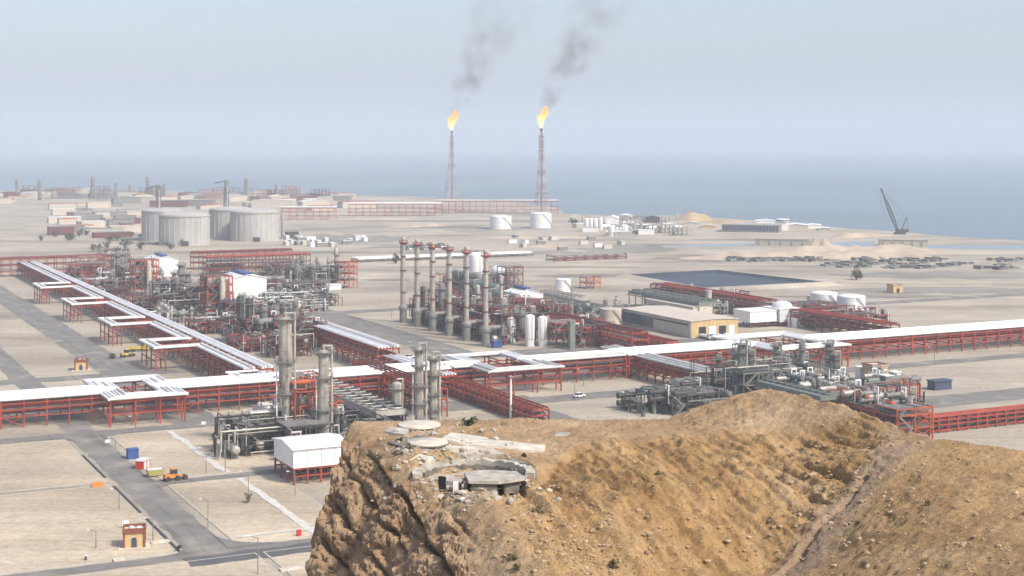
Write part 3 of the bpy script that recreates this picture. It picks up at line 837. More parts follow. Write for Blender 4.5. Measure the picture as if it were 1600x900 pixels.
@cached
def frame(w, d, levels, nx, ny, m='red', t=.38, deck='grey', rail=True, brace=True, stair=True, skip=0.0, seed=0):
    """open steel structure: posts, beams and decks per level"""
    rnd = random.Random(seed)
    S = []; H = levels[-1]
    pm = MB().box(-t/2, t/2, -t/2, t/2, 0, H+.1).mesh(M[m])
    xs = [-w/2+w*i/nx for i in range(nx+1)]; ys = [-d/2+d*j/ny for j in range(ny+1)]
    for x in xs:
        for y in ys: S.append(('post', pm, None, (x, y, 0)))
    for li, z in enumerate(levels):
        b = MB()
        for y in ys: b.box(-w/2+t/2+.01, w/2-t/2-.01, y-t*.3, y+t*.3, z-.45, z-.02)
        for x in xs: b.box(x-t*.25, x+t*.25, -d/2+t/2+.01, d/2-t/2-.01, z-.40, z-.03)
        S.append(('beam', b.mesh(M[m])))
        if rnd.random() >= skip:
            dk = MB()
            for i in range(nx):
                for j in range(ny):
                    if rnd.random() < .8: dk.box(xs[i]+.12, xs[i+1]-.12, ys[j]+.12, ys[j+1]-.12, z, z+.09)
            if dk.v: S.append(('deck', dk.mesh(M[deck])))
        if rail:
            c = [(-w/2,-d/2,z+.05),(w/2,-d/2,z+.05),(w/2,d/2,z+.05),(-w/2,d/2,z+.05)]
            S.append(('railing', rail_pts(MB(), c, closed=True).mesh(M[m if rnd.random()<.6 else 'grey'])))
    if brace:
        zs = [0]+list(levels)
        for s in (-1,1):
            for i in range(nx):
                if (i+s) % 2: continue
                b = MB()
                for k in range(len(levels)):
                    b.bar((xs[i], s*d/2, zs[k]), (xs[i+1], s*d/2, zs[k+1]-.4), .2); b.bar((xs[i+1], s*d/2+.03, zs[k]), (xs[i], s*d/2+.03, zs[k+1]-.4), .2)
                S.append(('brace', b.mesh(M[m])))
    if stair:
        st = MB(); z0 = 0
        for k, z in enumerate(levels):
            x0, x1 = (-w/2, -w/2+min(w, 1.2*(z-z0))) if k % 2 == 0 else (-w/2+min(w, 1.2*(z-z0)), -w/2)
            for yy in (-d/2-.5, -d/2-1.4): st.bar((x0, yy, z0), (x1, yy, z), .12, .3)
            for q in range(int((z-z0)/.4)): f = q/((z-z0)/.4); st.cbox(x0+(x1-x0)*f, -d/2-.95, z0+(z-z0)*f, .3, .9, .05)
            z0 = z
        S.append(('stair', st.mesh(M['grey'])))
    return S

@cached
def fin_fan(l, w, h, nl, nw, m='alu', leg='grey', under=True):
    """air cooler bank: a long plenum on legs with round fans in its top"""
    S = []
    pm = MB().box(-.2,.2,-.2,.2,0,h-1.6).mesh(M[leg])
    k = max(2, int(l/7))
    for i in range(k+1):
        for s in (-1,1): S.append(('post', pm, None, (-l/2+.3+(l-.6)*i/k, s*(w/2-.3), 0)))
    S.append(('plenum', MB().box(-l/2,l/2,-w/2,w/2,h-1.6,h-.02).mesh(M[m])))
    ru = MB()
    for i in range(nl):
        for j in range(nw):
            pass
    rr = min(l/nl, w/nw)*.42
    ring = MB().lathe([(rr,0),(rr,.7),(rr-.12,.7),(rr-.12,.12),(.01,.12)], n=16).mesh(M['dgrey'])
    rim = MB().lathe([(rr+.02,.0),(rr+.1,.0),(rr+.1,.72),(rr+.02,.72)], n=16).mesh(M[m])
    hub = MB()
    for q in range(4):
        t = q*math.pi/2+.3; hub.bar((0,0,.4),(math.cos(t)*rr*.95,math.sin(t)*rr*.95,.45),.35,.06)
    hub = hub.mesh(M['grey'])
    for i in range(nl):
        for j in range(nw):
            S.append(('fan', rim, None, (-l/2+l*(i+.5)/nl, -w/2+w*(j+.5)/nw, h)))
            S.append(('fan_opening', ring, None, (-l/2+l*(i+.5)/nl, -w/2+w*(j+.5)/nw, h)))
    wk = MB()
    for s in (-1,1):
        wk.box(-l/2,l/2,s*(w/2+.05)-(.0 if s>0 else 1.0),s*(w/2+.05)+(1.0 if s>0 else 0),h-1.5,h-1.4)
        rail_pts(wk, [(-l/2,s*(w/2+1),h-1.4),(l/2,s*(w/2+1),h-1.4)])
    S.append(('walkway', wk.mesh(M['grey'])))
    hd = MB()
    for s in (-1,1): hd.cyl((-l/2,s*(w/2+.6),h-2.2),(l/2,s*(w/2+.6),h-2.2),.35,8)
    S.append(('header_pipe', hd.mesh(M['alu'])))
    return S

def rack(name, label, a, b, along, L, w=8, levels=(4.2,6.2,8), sp=6.0, m='red', top=(8,.42), mid=True, loops=(), extra_top=None, group=None, gap=0, brace_every=4, white='whitepipe', seed=0, pair=None):
    """pipe bridge from plant spot (a, b), running along V or U for L metres"""
    rnd = random.Random(seed)
    rot = A if along == 'V' else A+math.pi/2
    S = []; H = levels[-1]; t = .42
    n = max(1, int(round(L/sp))); sp = L/n
    def bent(braced):
        k = MB()
        for s in (-1,1): k.box(-t/2,t/2,s*w/2-t/2,s*w/2+t/2,0,H)
        for z in levels:
            k.box(-t*.35,t*.35,-w/2+t/2,w/2-t/2,z-.5,z-.02)
        for s in (-1,1):
            k.bar((0,s*(w/2-.15),levels[0]-1.6),(0,s*(w/2-1.5),levels[0]-.35),.2)
        if braced:
            for s in (-1,1):
                k.bar((0,s*(w/2+.05),.2),(sp,s*(w/2+.05),levels[0]-.5),.2); k.bar((sp,s*(w/2+.09),.2),(0,s*(w/2+.09),levels[0]-.5),.2)
        return k.mesh(M[m])
    b0, b1 = bent(False), bent(True)
    for i in range(n+1):
        S.append(('bent', b1 if (i % brace_every == 1 and i < n) else b0, None, (i*sp, 0, 0)))
    for z in levels:
        for s in (-1,1):
            S.append(('beam', MB().box(t/2, L-t/2, s*w/2-.16, s*w/2+.16, z-.95, z-.55).mesh(M[m])))
    cnt, r = top
    pitch = (w-1.0)/max(1,cnt-1)
    for i in range(cnt):
        y = -(w-1.0)/2 + i*pitch
        if gap and abs(y) < gap/2: continue
        pts = [(0,y,H+r)]
        for (s0, s1, out, side) in loops:
            half = cnt/2
            near = i < half
            if side == 'near' and not near: continue
            if side == 'far' and near: continue
            k = i if near else cnt-1-i       # 0 = outermost
            yo = (-(w/2)-out + k*pitch) if near else ((w/2)+out - k*pitch)
            pts += [(s0+k*pitch, y, H+r), (s0+k*pitch, yo, H+r), (s1-k*pitch, yo, H+r), (s1-k*pitch, y, H+r)]
        pts.append((L, y, H+r))
        rq = r*rnd.choice([.7,.85,1,1,1.12]); dz = rq-r+rnd.choice([0,0,.12])
        S.append(('pipe', MB().tube([(x_, y_, z_+dz) for x_, y_, z_ in pts], rq, 8).mesh(M[white if white != 'whitepipe' else rnd.choice(['whitepipe']*7+['palepipe']*2+['alu'])])))
        if white == 'whitepipe':         # flange and support bands
            pass
    for (s0, s1, out, side) in loops:        # legs under the loops
        for sd in ((-1,) if side == 'near' else (1,) if side == 'far' else (-1,1)):
            pm = MB().box(-t/2,t/2,-t/2,t/2,0,H).mesh(M[m])
            xs = [s0+.6+(s1-s0-1.2)*q/3 for q in range(4)]
            ys_ = [sd*(w/2+out-.6)] + ([sd*(w/2+out-4.4)] if out > 7 else [])
            for x in xs:
                for y in ys_: S.append(('post', pm, None, (x, y, 0)))
            for y in ys_:
                for zz in (H, levels[0]): S.append(('beam', MB().box(xs[0]+t/2, xs[-1]-t/2, y-.15, y+.15, zz-.5, zz-.05).mesh(M[m])))
            cb_ = MB().box(-.13, .13, min(sd*w/2, ys_[0])+t/2, max(sd*w/2, ys_[0])-t/2, H-1.0, H-.6).mesh(M[m])
            for x in xs: S.append(('beam', cb_, None, (x, 0, 0)))
    if mid:
        for z in levels[:-1]:
            k = rnd.randint(5,8)
            for i in range(k):
                y = -(w-1.6)/2 + (w-1.6)*i/max(1,k-1) + rnd.uniform(-.3,.3); rr = rnd.uniform(.14,.34)
                S.append(('pipe', MB().cyl((0,y,z+rr),(L,y,z+rr),rr,7).mesh(M[rnd.choice(['alu','grey','maroon','maroon','red','dgrey'])])))
    return place(S, name, label, 'pipe rack', PL(a,b), rot, group)

@cached
def tank(r, h, m='white', stair=True, dome=.12, n=40, stairm='grey'):
    S = [('shell', MB().lathe([(r,0),(r,h)], n=n).mesh(M[m]))]
    prof = [(r+.15,h+.003)]+[(r*math.cos(t*math.pi/2/8)+.001, h+.25+dome*r*math.sin(t*math.pi/2/8)) for t in range(9)]
    S.append(('roof', MB().lathe([(r+.15,h-.15)]+prof[1:], n=n).mesh(M[m])))
    S.append(('base_ring', MB().lathe([(r+.5,0),(r+.5,.35),(r+.02,.36)], n=n).mesh(M['concrete'])))
    if stair:
        st = MB(); k = 16
        for i in range(k):
            t0, t1 = R(-95+70*i/k), R(-95+70*(i+1)/k); z0, z1 = h*(1-i/k), h*(1-(i+1)/k)
            q = r+.55
            st.bar((math.cos(t0)*q, math.sin(t0)*q, z0), (math.cos(t1)*q, math.sin(t1)*q, z1), .5, .25)
            st.bar((math.cos(t0)*(q+.4), math.sin(t0)*(q+.4), z0+1.0), (math.cos(t1)*(q+.4), math.sin(t1)*(q+.4), z1+1.0), .1)
        S.append(('stair', st.mesh(M[stairm])))
    rl = MB().lathe([(r-.2,h+1.1),(r-.12,h+1.1),(r-.12,h+1.2),(r-.2,h+1.2),(r-.2,h+1.1)], n=n)
    for i in range(20):
        t = i*math.pi/10; rl.bar(((r-.16)*math.cos(t),(r-.16)*math.sin(t),h+.1),((r-.16)*math.cos(t),(r-.16)*math.sin(t),h+1.15),.07)
    S.append(('railing', rl.mesh(M['grey'])))
    return S

def box_building(w, d, h, wall='white', roof='white', slope=0, ridge=None, windows=(), doors=(), parapet=0, pm='white', eave=.4):
    """centred; front faces -y. windows/doors: (face, u0, u1, z0, z1, material) with face in 'f','l','r'"""
    S = []
    if slope:
        mb = MB(); rz = h+slope
        mb.add([(-w/2,-d/2,0),(w/2,-d/2,0),(w/2,d/2,0),(-w/2,d/2,0),(-w/2,-d/2,h),(w/2,-d/2,h),(w/2,d/2,h),(-w/2,d/2,h),(0,-d/2,rz),(0,d/2,rz)],
               [(0,1,5,8,4),(1,2,6,5),(2,3,7,9,6),(3,0,4,7)])
        S.append(('wall', mb.mesh(M[wall])))
        rf = MB()
        for s in (-1,1):
            nx_, nz_ = s*slope, w/2; q = math.hypot(nx_, nz_); nx_, nz_ = nx_/q*.25, nz_/q*.25
            e = 1+eave/(w/2)
            a = [(0,-d/2-eave,rz+.02),(s*w/2*e,-d/2-eave,h-slope*(e-1)+.02),(s*w/2*e,d/2+eave,h-slope*(e-1)+.02),(0,d/2+eave,rz+.02)]
            bq = [(x, y, z+.25) for x,y,z in a]
            fs = [(0,1,2,3),(7,6,5,4),(0,4,5,1),(1,5,6,2),(2,6,7,3)]
            rf.add(a+bq, fs if s > 0 else [tuple(reversed(f)) for f in fs])
        S.append(('roof', rf.mesh(M[roof])))
        if ridge:
            S.append(('ridge_vent', MB().box(-w*.09,w*.09,-d/2+.6,d/2-.6,rz+.27,rz+1.3).mesh(M[ridge])))
    else:
        S.append(('wall', MB().box(-w/2,w/2,-d/2,d/2,0,h).mesh(M[wall])))
        S.append(('roof', MB().box(-w/2-eave,w/2+eave,-d/2-eave,d/2+eave,h+.003,h+.3).mesh(M[roof])))
        if parapet:
            p = MB()
            p.box(-w/2-.15,w/2+.15,-d/2-.15,-d/2+.15,h+.303,h+parapet); p.box(-w/2-.15,w/2+.15,d/2-.15,d/2+.15,h+.303,h+parapet)
            p.box(-w/2-.15,-w/2+.15,-d/2+.153,d/2-.153,h+.303,h+parapet-.003); p.box(w/2-.15,w/2+.15,-d/2+.153,d/2-.153,h+.303,h+parapet-.003)
            S.append(('parapet', p.mesh(M[pm])))
    for kind, lst in (('window', windows), ('door', doors)):
        for (fc, u0, u1, z0, z1, mm) in lst:
            k = MB(); f = MB()
            def slab(mbx, u0, u1, z0, z1, o0, o1):
                if fc == 'f': mbx.box(u0,u1,-d/2-o1,-d/2-o0,z0,z1)
                elif fc == 'r': mbx.box(w/2+o0,w/2+o1,u0,u1,z0,z1)
                else: mbx.box(-w/2-o1,-w/2-o0,u0,u1,z0,z1)
            slab(k, u0, u1, z0, z1, .004, .06)
            for q in ((u0-.15,u0,z0,z1),(u1,u1+.15,z0,z1),(u0-.15,u1+.15,z1,z1+.15)): slab(f, *q, .004, .12)
            S.append((kind, k.mesh(M[mm]), [('frame', f.mesh(M[pm]))]))
    return S

@cached
def lattice(h, w0, w1, n, t=.3, m='grey', t2=None):
    """four-legged lattice tower: legs, bracing"""
    S = []; t2 = t2 or t*.6
    c = [(-1,-1),(1,-1),(1,1),(-1,1)]
    wz = lambda z: (w1+(w0-w1)*max(0,1-z/h)**1.9)/2
    for (i,j) in c:
        mb = MB()
        for k in range(n):
            z0, z1 = h*k/n, h*(k+1)/n
            mb.bar((i*wz(z0),j*wz(z0),z0),(i*wz(z1),j*wz(z1),z1),t)
        S.append(('leg', mb.mesh(M[m])))
    for f in range(4):
        mb = MB(); (i0,j0),(i1,j1) = c[f], c[(f+1)%4]
        for k in range(n):
            z0, z1 = h*k/n, h*(k+1)/n; a0, a1 = wz(z0), wz(z1)
            mb.bar((i0*a0,j0*a0,z0),(i1*a1,j1*a1,z1),t2); mb.bar((i1*a0,j1*a0,z0),(i0*a1,j0*a1,z1),t2)
            mb.bar((i0*a1,j0*a1,z1),(i1*a1,j1*a1,z1),t2)
        S.append(('bracing', mb.mesh(M[m])))
    return S

@cached
def vehicle(kind='car', m='white'):
    S = []
    if kind == 'car':
        S.append(('body', MB().prism([(-2.2,-.85),(2.2,-.85),(2.2,.85),(-2.2,.85)], .4, 1.0).mesh(M[m])))
        cb = MB(); cb.add([(-1.5,-.8,1.003),(1.2,-.8,1.003),(1.2,.8,1.003),(-1.5,.8,1.003),(-1.1,-.68,1.65),(.6,-.68,1.65),(.6,.68,1.65),(-1.1,.68,1.65)],
                          [(4,5,6,7),(0,1,5,4),(1,2,6,5),(2,3,7,6),(3,0,4,7)])
        S.append(('cabin', cb.mesh(M['glass'])))
        S.append(('roof', MB().box(-1.1,.6,-.66,.66,1.653,1.72).mesh(M[m])))
        wr, xs, wy = .36, (-1.35,1.35), .8
    elif kind == 'truck':
        S.append(('cab', MB().prism([(2.4,-1.2),(4.4,-1.2),(4.4,1.2),(2.4,1.2)], .9, 3.1).mesh(M[m])))
        S.append(('windscreen', MB().box(4.404,4.44,-1.0,1.0,1.9,2.8).mesh(M['glass'])))
        S.append(('load_bed', MB().box(-4.4,2.2,-1.25,1.25,1.1,2.0).mesh(M[m])))
        S.append(('chassis', MB().box(-4.3,4.2,-.5,.5,.6,.9).mesh(M['dgrey'])))
        wr, xs, wy = .5, (-3.2,-2.0,3.2), 1.1
    else:  # loader
        S.append(('body', MB().box(-2.4,.4,-1.0,1.0,.9,1.9).mesh(M[m])))
        S.append(('cab', MB().prism([(-.5,-.85),(1.0,-.85),(1.0,.85),(-.5,.85)], 1.9, 3.1).mesh(M['glass'])))
        S.append(('cab_roof', MB().box(-.6,1.1,-.9,.9,3.103,3.25).mesh(M[m])))
        S.append(('arm', MB().bar((.6,0,1.6),(3.0,0,.9),.4).mesh(M[m])))
        S.append(('bucket', MB().prism([(2.8,-1.2),(3.8,-1.2),(3.8,1.2),(2.8,1.2)], .25, 1.2).mesh(M['dgrey'])))
        wr, xs, wy = .7, (-1.6,1.2), 1.0
    wm = MB().cyl((0,-.15,0),(0,.15,0),wr,14).mesh(M['rubber'])
    for x in xs:
        for s in (-1,1): S.append(('wheel', wm, None, (x, s*wy, wr)))
    return S

@cached
def lamp_post(h=10, arm=1.6, m='grey', heads=1):
    S = [('pole', MB().cyl((0,0,0),(0,0,h),.14,8,.08).mesh(M[m])), ('base_plate', MB().box(-.35,.35,-.35,.35,0,.25).mesh(M['concrete']))]
    for s in ((1,) if heads == 1 else (-1,1)):
        S.append(('arm', MB().bar((0,0,h-.1),(s*arm,0,h+.2),.1).mesh(M[m])))
        S.append(('lamp_head', MB().box(min(s*arm,s*(arm+.8)),max(s*arm,s*(arm+.8)),-.18,.18,h+.1,h+.28).mesh(M['white'])))
    return S

def column(h, r, m='beige', plats=(.35,.65,.97), skirt=4, twin_pipe=True, r_low=None, z_low=None, seed=0):
    """tall process column with platforms, ladders and a down-pipe"""
    rnd = random.Random(seed); S = []
    if r_low:
        prof = [(r_low, skirt), (r_low, z_low), (r, z_low+2.0)] + head(r, z_low, h-r*.5)[6:]
    else: prof = [(r, skirt)] + head(r, 0, h-r*.5)[6:]
    S.append(('shell', MB().lathe(prof, n=24).mesh(M[m])))
    rl = r_low or r
    S.append(('skirt', MB().cyl((0,0,0),(0,0,skirt),rl*1.03,20).mesh(M['grey'])))
    bands = MB()
    k = int((h-skirt)/4.5)
    for i in range(k):
        z = skirt+2+i*4.5; rr = (rl if (z_low and z < z_low) else r)
        if z_low and z_low-.3 < z < z_low+2.4: continue
        bands.lathe([(rr+.01,z),(rr+.09,z),(rr+.09,z+.3),(rr+.01,z+.3)], n=24, smooth=False)
    S.append(('band', bands.mesh(M['alu'])))
    for f in plats:
        z = h*f; rr = (rl if (z_low and z < z_low) else r); q = rr+1.35
        p = MB().lathe([(rr+.04,z),(q,z),(q,z+.15),(rr+.04,z+.15)], n=20, smooth=False)
        for zz in (.6,1.1): p.lathe([(q-.08,z+zz),(q,z+zz),(q,z+zz+.08),(q-.08,z+zz+.08),(q-.08,z+zz)], n=20)
        for i in range(10):
            t = i*math.pi/5; p.bar((math.cos(t)*(q-.04),math.sin(t)*(q-.04),z),(math.cos(t)*(q-.04),math.sin(t)*(q-.04),z+1.1),.08)
            if i % 2 == 0: p.bar((math.cos(t)*rr,math.sin(t)*rr,z-1.3),(math.cos(t)*(q-.1),math.sin(t)*(q-.1),z),.14)
        S.append(('platform', p.mesh(M['grey'])))
    ld = MB(); y = -(r+.35)
    for sx in (-.3,.3): ld.bar((sx+.8,y,0),(sx+.8,y,h),.09)
    for i in range(int(h/1.0)): ld.bar((.5,y,.5+i),(1.1,y,.5+i),.06)
    S.append(('ladder', ld.mesh(M['grey'])))
    S.append(('overhead_pipe', MB().tube([(0,0,h-.1),(0,0,h+1.1),(r+.75,-.4,h+1.1),(r+.75,-.4,1.0)], .38, 10).mesh(M['alu'])))
    if twin_pipe:
        S.append(('pipe', MB().tube([(-r,0,h*.7),(-r-.6,.1,h*.7),(-r-.6,.1,.6)], .22, 8).mesh(M['white'])))
    nz = MB()
    for i in range(6):
        z = skirt+3+(h-skirt-6)*i/6; t = rnd.uniform(math.pi,2*math.pi); rr = (rl if (z_low and z < z_low) else r)
        nz.cyl((math.cos(t)*rr*.95,math.sin(t)*rr*.95,z),(math.cos(t)*(rr+.6),math.sin(t)*(rr+.6),z),.3,10)
    S.append(('manhole', nz.mesh(M['grey'])))
    return S

def fill(where, box_ab, plan, seed=0, decks=(0,), gname=None):
    """crowd a plot with machinery; plan: list of (kind, count, material, size args)"""
    rnd = random.Random(seed)
    a0, a1, b0, b1 = box_ab
    names = {'upright': ('upright_vessel','vessel','upright'), 'drum': ('horizontal_drum','drum','horizontal'), 'exch': ('heat_exchanger','heat exchanger','stacked tube'), 'pump': ('pump_set','pump','small')}
    for (kind, cnt, m, arg) in plan:
        nm, cat, adj = names[kind]
        colw = {'alu':'dull silver','grey':'grey','dgrey':'dark grey','white':'white','green':'grey-green','red':'red','maroon':'maroon','beige':'beige','orange_red':'orange-red'}[m]
        noun = {'upright':'vessel','drum':'drum','exch':'exchanger','pump':'pump set'}[kind]
        lab = f"{colw} {adj} {noun} {where}"
        g = f"{colw} {noun}s {where}"
        for i in range(cnt):
            a, b, z = rnd.uniform(a0,a1), rnd.uniform(b0,b1), rnd.choice(decks)
            rt = A + rnd.choice([0, math.pi/2])
            if kind == 'upright':
                r, h = arg; q = rnd.choice([.8,1,1.25])
                sp = upright(r, h, m, rings=1 if h > 5 else 0); s = (q, q, rnd.choice([.8,1,1.2]))
            elif kind == 'drum': sp = drum(arg[0], arg[1], m); s = rnd.choice([.8,1,1.1])
            elif kind == 'exch': sp = exchanger(arg[1], arg[0], m); s = rnd.choice([.85,1,1.1])
            else: sp = pump(); s = 1.2
            place(sp, nm, lab, cat, PL(a,b,z), rt, g if cnt > 1 else None, s)
# ------------------------------------------------------------------ pipe bridges
def at(px, py): return ab(px, py)
# the long bridge across the plant: top edge read at z = 8
HB = 8.4
aL, bL = ab(690, 571, HB); aR, _ = ab(1475, 519, HB)
bB = (ab(690,571,HB)[1] + ab(1475,517,HB)[1] + ab(124,614,HB)[1])/3
def aB(px, py=None):                     # distance along the long bridge for a picture column
    lo, hi = -600, 900
    for _ in range(50):
        mid = (lo+hi)/2; p = PL(mid, bB)
        if 800+FPX*p.x/p.y < px: lo = mid
        else: hi = mid
    return lo
a0 = aB(-40); a1 = aB(425)
lp = [(aB(150)-a0, aB(268)-a0, 13, 'both')]
rack('pipe_bridge', 'long red bridge with white pipes and a square loop beside the lower road', a0, bB, 'V', a1-a0, 16, (4.2,6.4,HB), 7, top=(12,.52), loops=lp, seed=1)
a0 = aB(430); a1 = aB(692)
rack('pipe_bridge', 'short red pipe bridge passing behind the tall column above the air coolers', a0, bB, 'V', a1-a0, 16, (4.2,6.4,HB), 7, top=(11,.52), seed=2)
a0 = aB(696); a1 = aB(962)
rack('pipe_bridge', 'white-topped red bridge with the widest pipe loop, behind the lone white mast', a0, bB, 'V', a1-a0, 16, (4.2,6.4,HB), 7, top=(12,.52), loops=[(aB(722)-a0, aB(835)-a0, 15, 'both')], seed=3)
a0 = aB(966); a1 = aB(1700)
rack('pipe_bridge', 'longest red pipe bridge with white pipes passing in front of the yellow-ended warehouse', a0, bB, 'V', a1-a0, 16, (4.2,6.4,HB), 7, top=(12,.52), loops=[(aB(1160)-a0, aB(1275)-a0, 14, 'both')], seed=4)

# the bridge running up to the far left, with three loops to its left
aD = ab(418, 575, 9)[0]-3.6; bD0 = bB+20
def bU(a, px):                           # distance along a bridge at cross position a for a picture column
    lo, hi = -200, 4000
    for _ in range(60):
        mid = (lo+hi)/2; p = PL(a, mid)
        if p.y < 5 or 800+FPX*p.x/p.y > px: lo = mid
        else: hi = mid
    return lo
bD1 = bU(aD, 40)
lps = []
for (x0, x1) in ((326,300),(250,228),(181,163),(126,112)):
    lps.append((bU(aD,x0)-bD0, bU(aD,x1)-bD0, 16, 'far'))
rack('pipe_bridge', 'red bridge running diagonally to the far left edge, white pipes with three side loops', aD, bD0, 'U', bD1-bD0, 11, (4.2,6.6,9), 8, top=(10,.52), loops=lps, gap=3.2, seed=5)
k = rack('pipe_bridge', 'short red corner bridge with a white elbow where two long bridges meet', aB(370), bB+12, 'V', aB(420)-aB(370), 6, (4,6,HB+.6), 6, top=(5,.4), loops=[(2, 13, 5, 'near')], seed=6)
# second diagonal bridge
aC = ab(600, 545, 8)[0]-3
b0, b1 = bB+7, bU(aC, 486)
b0 = bU(aC, 607)
rack('pipe_bridge', 'red two-storey diagonal bridge with a white top beside the sandy yard', aC, b0, 'U', b1-b0, 9, (4.6,7.2,10), 6.5, top=(7,.6), seed=7)
b0, b1 = bU(aC, 700), bU(aC, 612)
rack('pipe_bridge', 'low red diagonal bridge joining the long bridge behind the air coolers', aC, b0, 'U', b1-b0, 7, (3.4,5.2,7.2), 6, top=(6,.4), seed=8)
b0, b1 = bU(aC+3, 845), bU(aC+3, 700)
rack('pipe_bridge', 'low bare red pipe rack just behind the cliff top', aC+3, b0, 'U', b1-b0, 6, (2.0,3.6,5.4), 4, top=(4,.3), white='red', seed=9, brace_every=2)
aE = ab(610, 640)[0]+2
b0, b1 = bU(aE, 655), bU(aE, 535)
rack('pipe_bridge', 'bare red rack running beside the grey air cooler bank', aE+7, b0, 'U', b1-b0, 6, (3.0,6.0,9.5), 4.5, top=(4,.25), white='maroon', seed=10, brace_every=2)
# from the junction down to the right
aJ = ab(1115, 584, 8)[0]
b0, b1 = bU(aJ, 1135), bU(aJ, 950)
rack('pipe_bridge', 'red bridge with thin white pipes branching down to the dark machinery', aJ, b0, 'U', b1-b0, 7, (4,6,8), 6, top=(5,.6), seed=11)
# behind the long bridge
aF = ab(992, 523, 8)[0]
b0, b1 = bU(aF, 1000), bU(aF, 862)
rack('pipe_bridge', 'red three-storey rack beside the beige round tank', aF, b0, 'U', b1-b0, 8, (3.6,6.4,9.5), 5, top=(5,.3), white='maroon', seed=12, brace_every=2)
b0, b1 = bU(aF+8, 1052), bU(aF+8, 985)
rack('pipe_bridge', 'low orange-red rack below the dark-glazed warehouse', aF+8, b0, 'U', b1-b0, 6, (3,5,6.5), 5, m='orange_red', top=(4,.3), white='red', seed=13, brace_every=2)
aG = ab(1393, 514, 6)[0]
b0, b1 = bU(aG, 1392), bU(aG, 1225)
rack('pipe_bridge', 'dull red rack passing in front of the two wide white tanks', aG, b0, 'U', b1-b0, 10, (3,5.5,8), 6, m='maroon', top=(7,.35), white='red', seed=14, brace_every=2)
b0, b1 = bU(aG+6, 1200), bU(aG+6, 1030)
rack('pipe_bridge', 'dull red rack between the lined pond and the long coolers', aG+6, b0, 'U', b1-b0, 12, (3.5,6.5,9), 6, m='maroon', top=(8,.35), white='red', seed=15, brace_every=2)
# left background: two long red racks
a_, b_ = ab(320, 432); L = ab(492, 428)[0]-a_
rack('pipe_bridge', 'long red two-tier rack standing behind the first white hall', a_, b_, 'V', L, 9, (5,9,13), 5, m='maroon', top=(6,.5), white='red', seed=16, brace_every=2)
a_, b_ = ab(300, 421)
rack('pipe_bridge', 'farther red two-tier rack parallel to the one behind the white hall', a_, b_, 'V', L, 8, (5,9,12), 6, m='red', top=(6,.5), white='maroon', seed=17, brace_every=3)
a_, b_ = ab(124, 456); L = ab(262, 447)[0]-a_
rack('pipe_bridge', 'thin cross rack with a white pipe behind the diagonal bridge', a_, b_, 'V', L, 6, (3,5,7), 6, top=(3,.5), seed=18)
a_, b_ = ab(-40, 434); L = ab(165, 425)[0]-a_
rack('pipe_bridge', 'tall red rack at the left edge below the grey storage tanks', a_, b_, 'V', L, 9, (4,8,12), 6, top=(5,.5), m='red', white='maroon', seed=19, brace_every=3)
# far, by the flares
FARR = [(440,525,343,'pale red far rack with white pipes left of the flares',11),(545,690,337,'long hazy red rack just left of the farther flare',12),(680,872,333,'hazy red rack stretching past the feet of both flares',13)]
for (x0, x1, py, lab, hh) in FARR:
    a_, b_ = ab(x0, py); p, q = W(x0, py), W(x1, py)
    L = (q-p).length
    o = rack('pipe_bridge', lab, a_, b_, 'V', L, 14, (5,10,hh+3), 9, m='orange_red', top=(8,.8), seed=20+x0, brace_every=2, mid=False)
    o.rotation_euler = (0,0,math.atan2(q.y-p.y, q.x-p.x))
a_, b_ = ab(555, 409); L = ab(860, 404)[0]-a_
rack('pipe_bridge', 'low white pipe run crossing the plain behind the six stacks', a_, b_, 'V', L, 16, (1.0,2.2), 12, m='grey', top=(14,.55), seed=31, mid=False)
a_, b_ = ab(860, 408); L = ab(990, 406)[0]-a_
rack('pipe_bridge', 'low dark red pipe run continuing the white one to the right', a_, b_, 'V', L, 14, (1.5,4), 9, m='maroon', top=(5,.5), white='grey', seed=32)

# ------------------------------------------------------------------ six furnace stacks
def stack_spec(h, r=1.15):
    S = [('shaft', MB().lathe([(r*1.0,9.5),(r*.92,h)], n=20).mesh(M['column']))]
    S.append(('base', MB().lathe([(r*1.6,0),(r*1.6,6.5),(r*2.0,6.6),(r*2.0,7.8),(r*1.05,9.6)], n=20, smooth=False).mesh(M['grey'])))
    for f in (.36,.62,.79):
        z = h*f; S.append(('ring', MB().lathe([(r+.02,z),(r+.4,z),(r+.4,z+.5),(r+.02,z+.5)], n=16, smooth=False).mesh(M['maroon'])))
    q = r+1.15; z = h-1.8
    p = MB().lathe([(r,z-.7),(q,z),(q,z+.3),(r,z+.3)], n=16, smooth=False)
    p.lathe([(q-.1,z+1.1),(q,z+1.1),(q,z+1.25),(q-.1,z+1.25),(q-.1,z+1.1)], n=16)
    for i in range(9): t = i*2*math.pi/9; p.bar((math.cos(t)*(q-.05),math.sin(t)*(q-.05),z),(math.cos(t)*(q-.05),math.sin(t)*(q-.05),z+1.2),.12)
    S.append(('platform', p.mesh(M['red'])))
    S.append(('cap', MB().lathe([(r*.95,h),(r*1.1,h),(r*1.1,h+1.0),(r*.8,h+1.0),(r*.8,h+.2)], n=16, smooth=False).mesh(M['tan'])))
    ld = MB()
    for s in (-.35,.35): ld.bar((-r-.2,s-.6,6),(-r-.2,s-.6,h-1.8),.14)
    for i in range(int(h/1.5)-5): ld.bar((-r-.2,-.95,7+i*1.5),(-r-.2,-.25,7+i*1.5),.1)
    S.append(('ladder', ld.mesh(M['red'])))
    S.append(('duct', MB().tube([(0,0,8.2),(0,8,8.2),(0,8,2)], 1.0, 10).mesh(M['grey'])))
    return S
st = stack_spec(42.0)
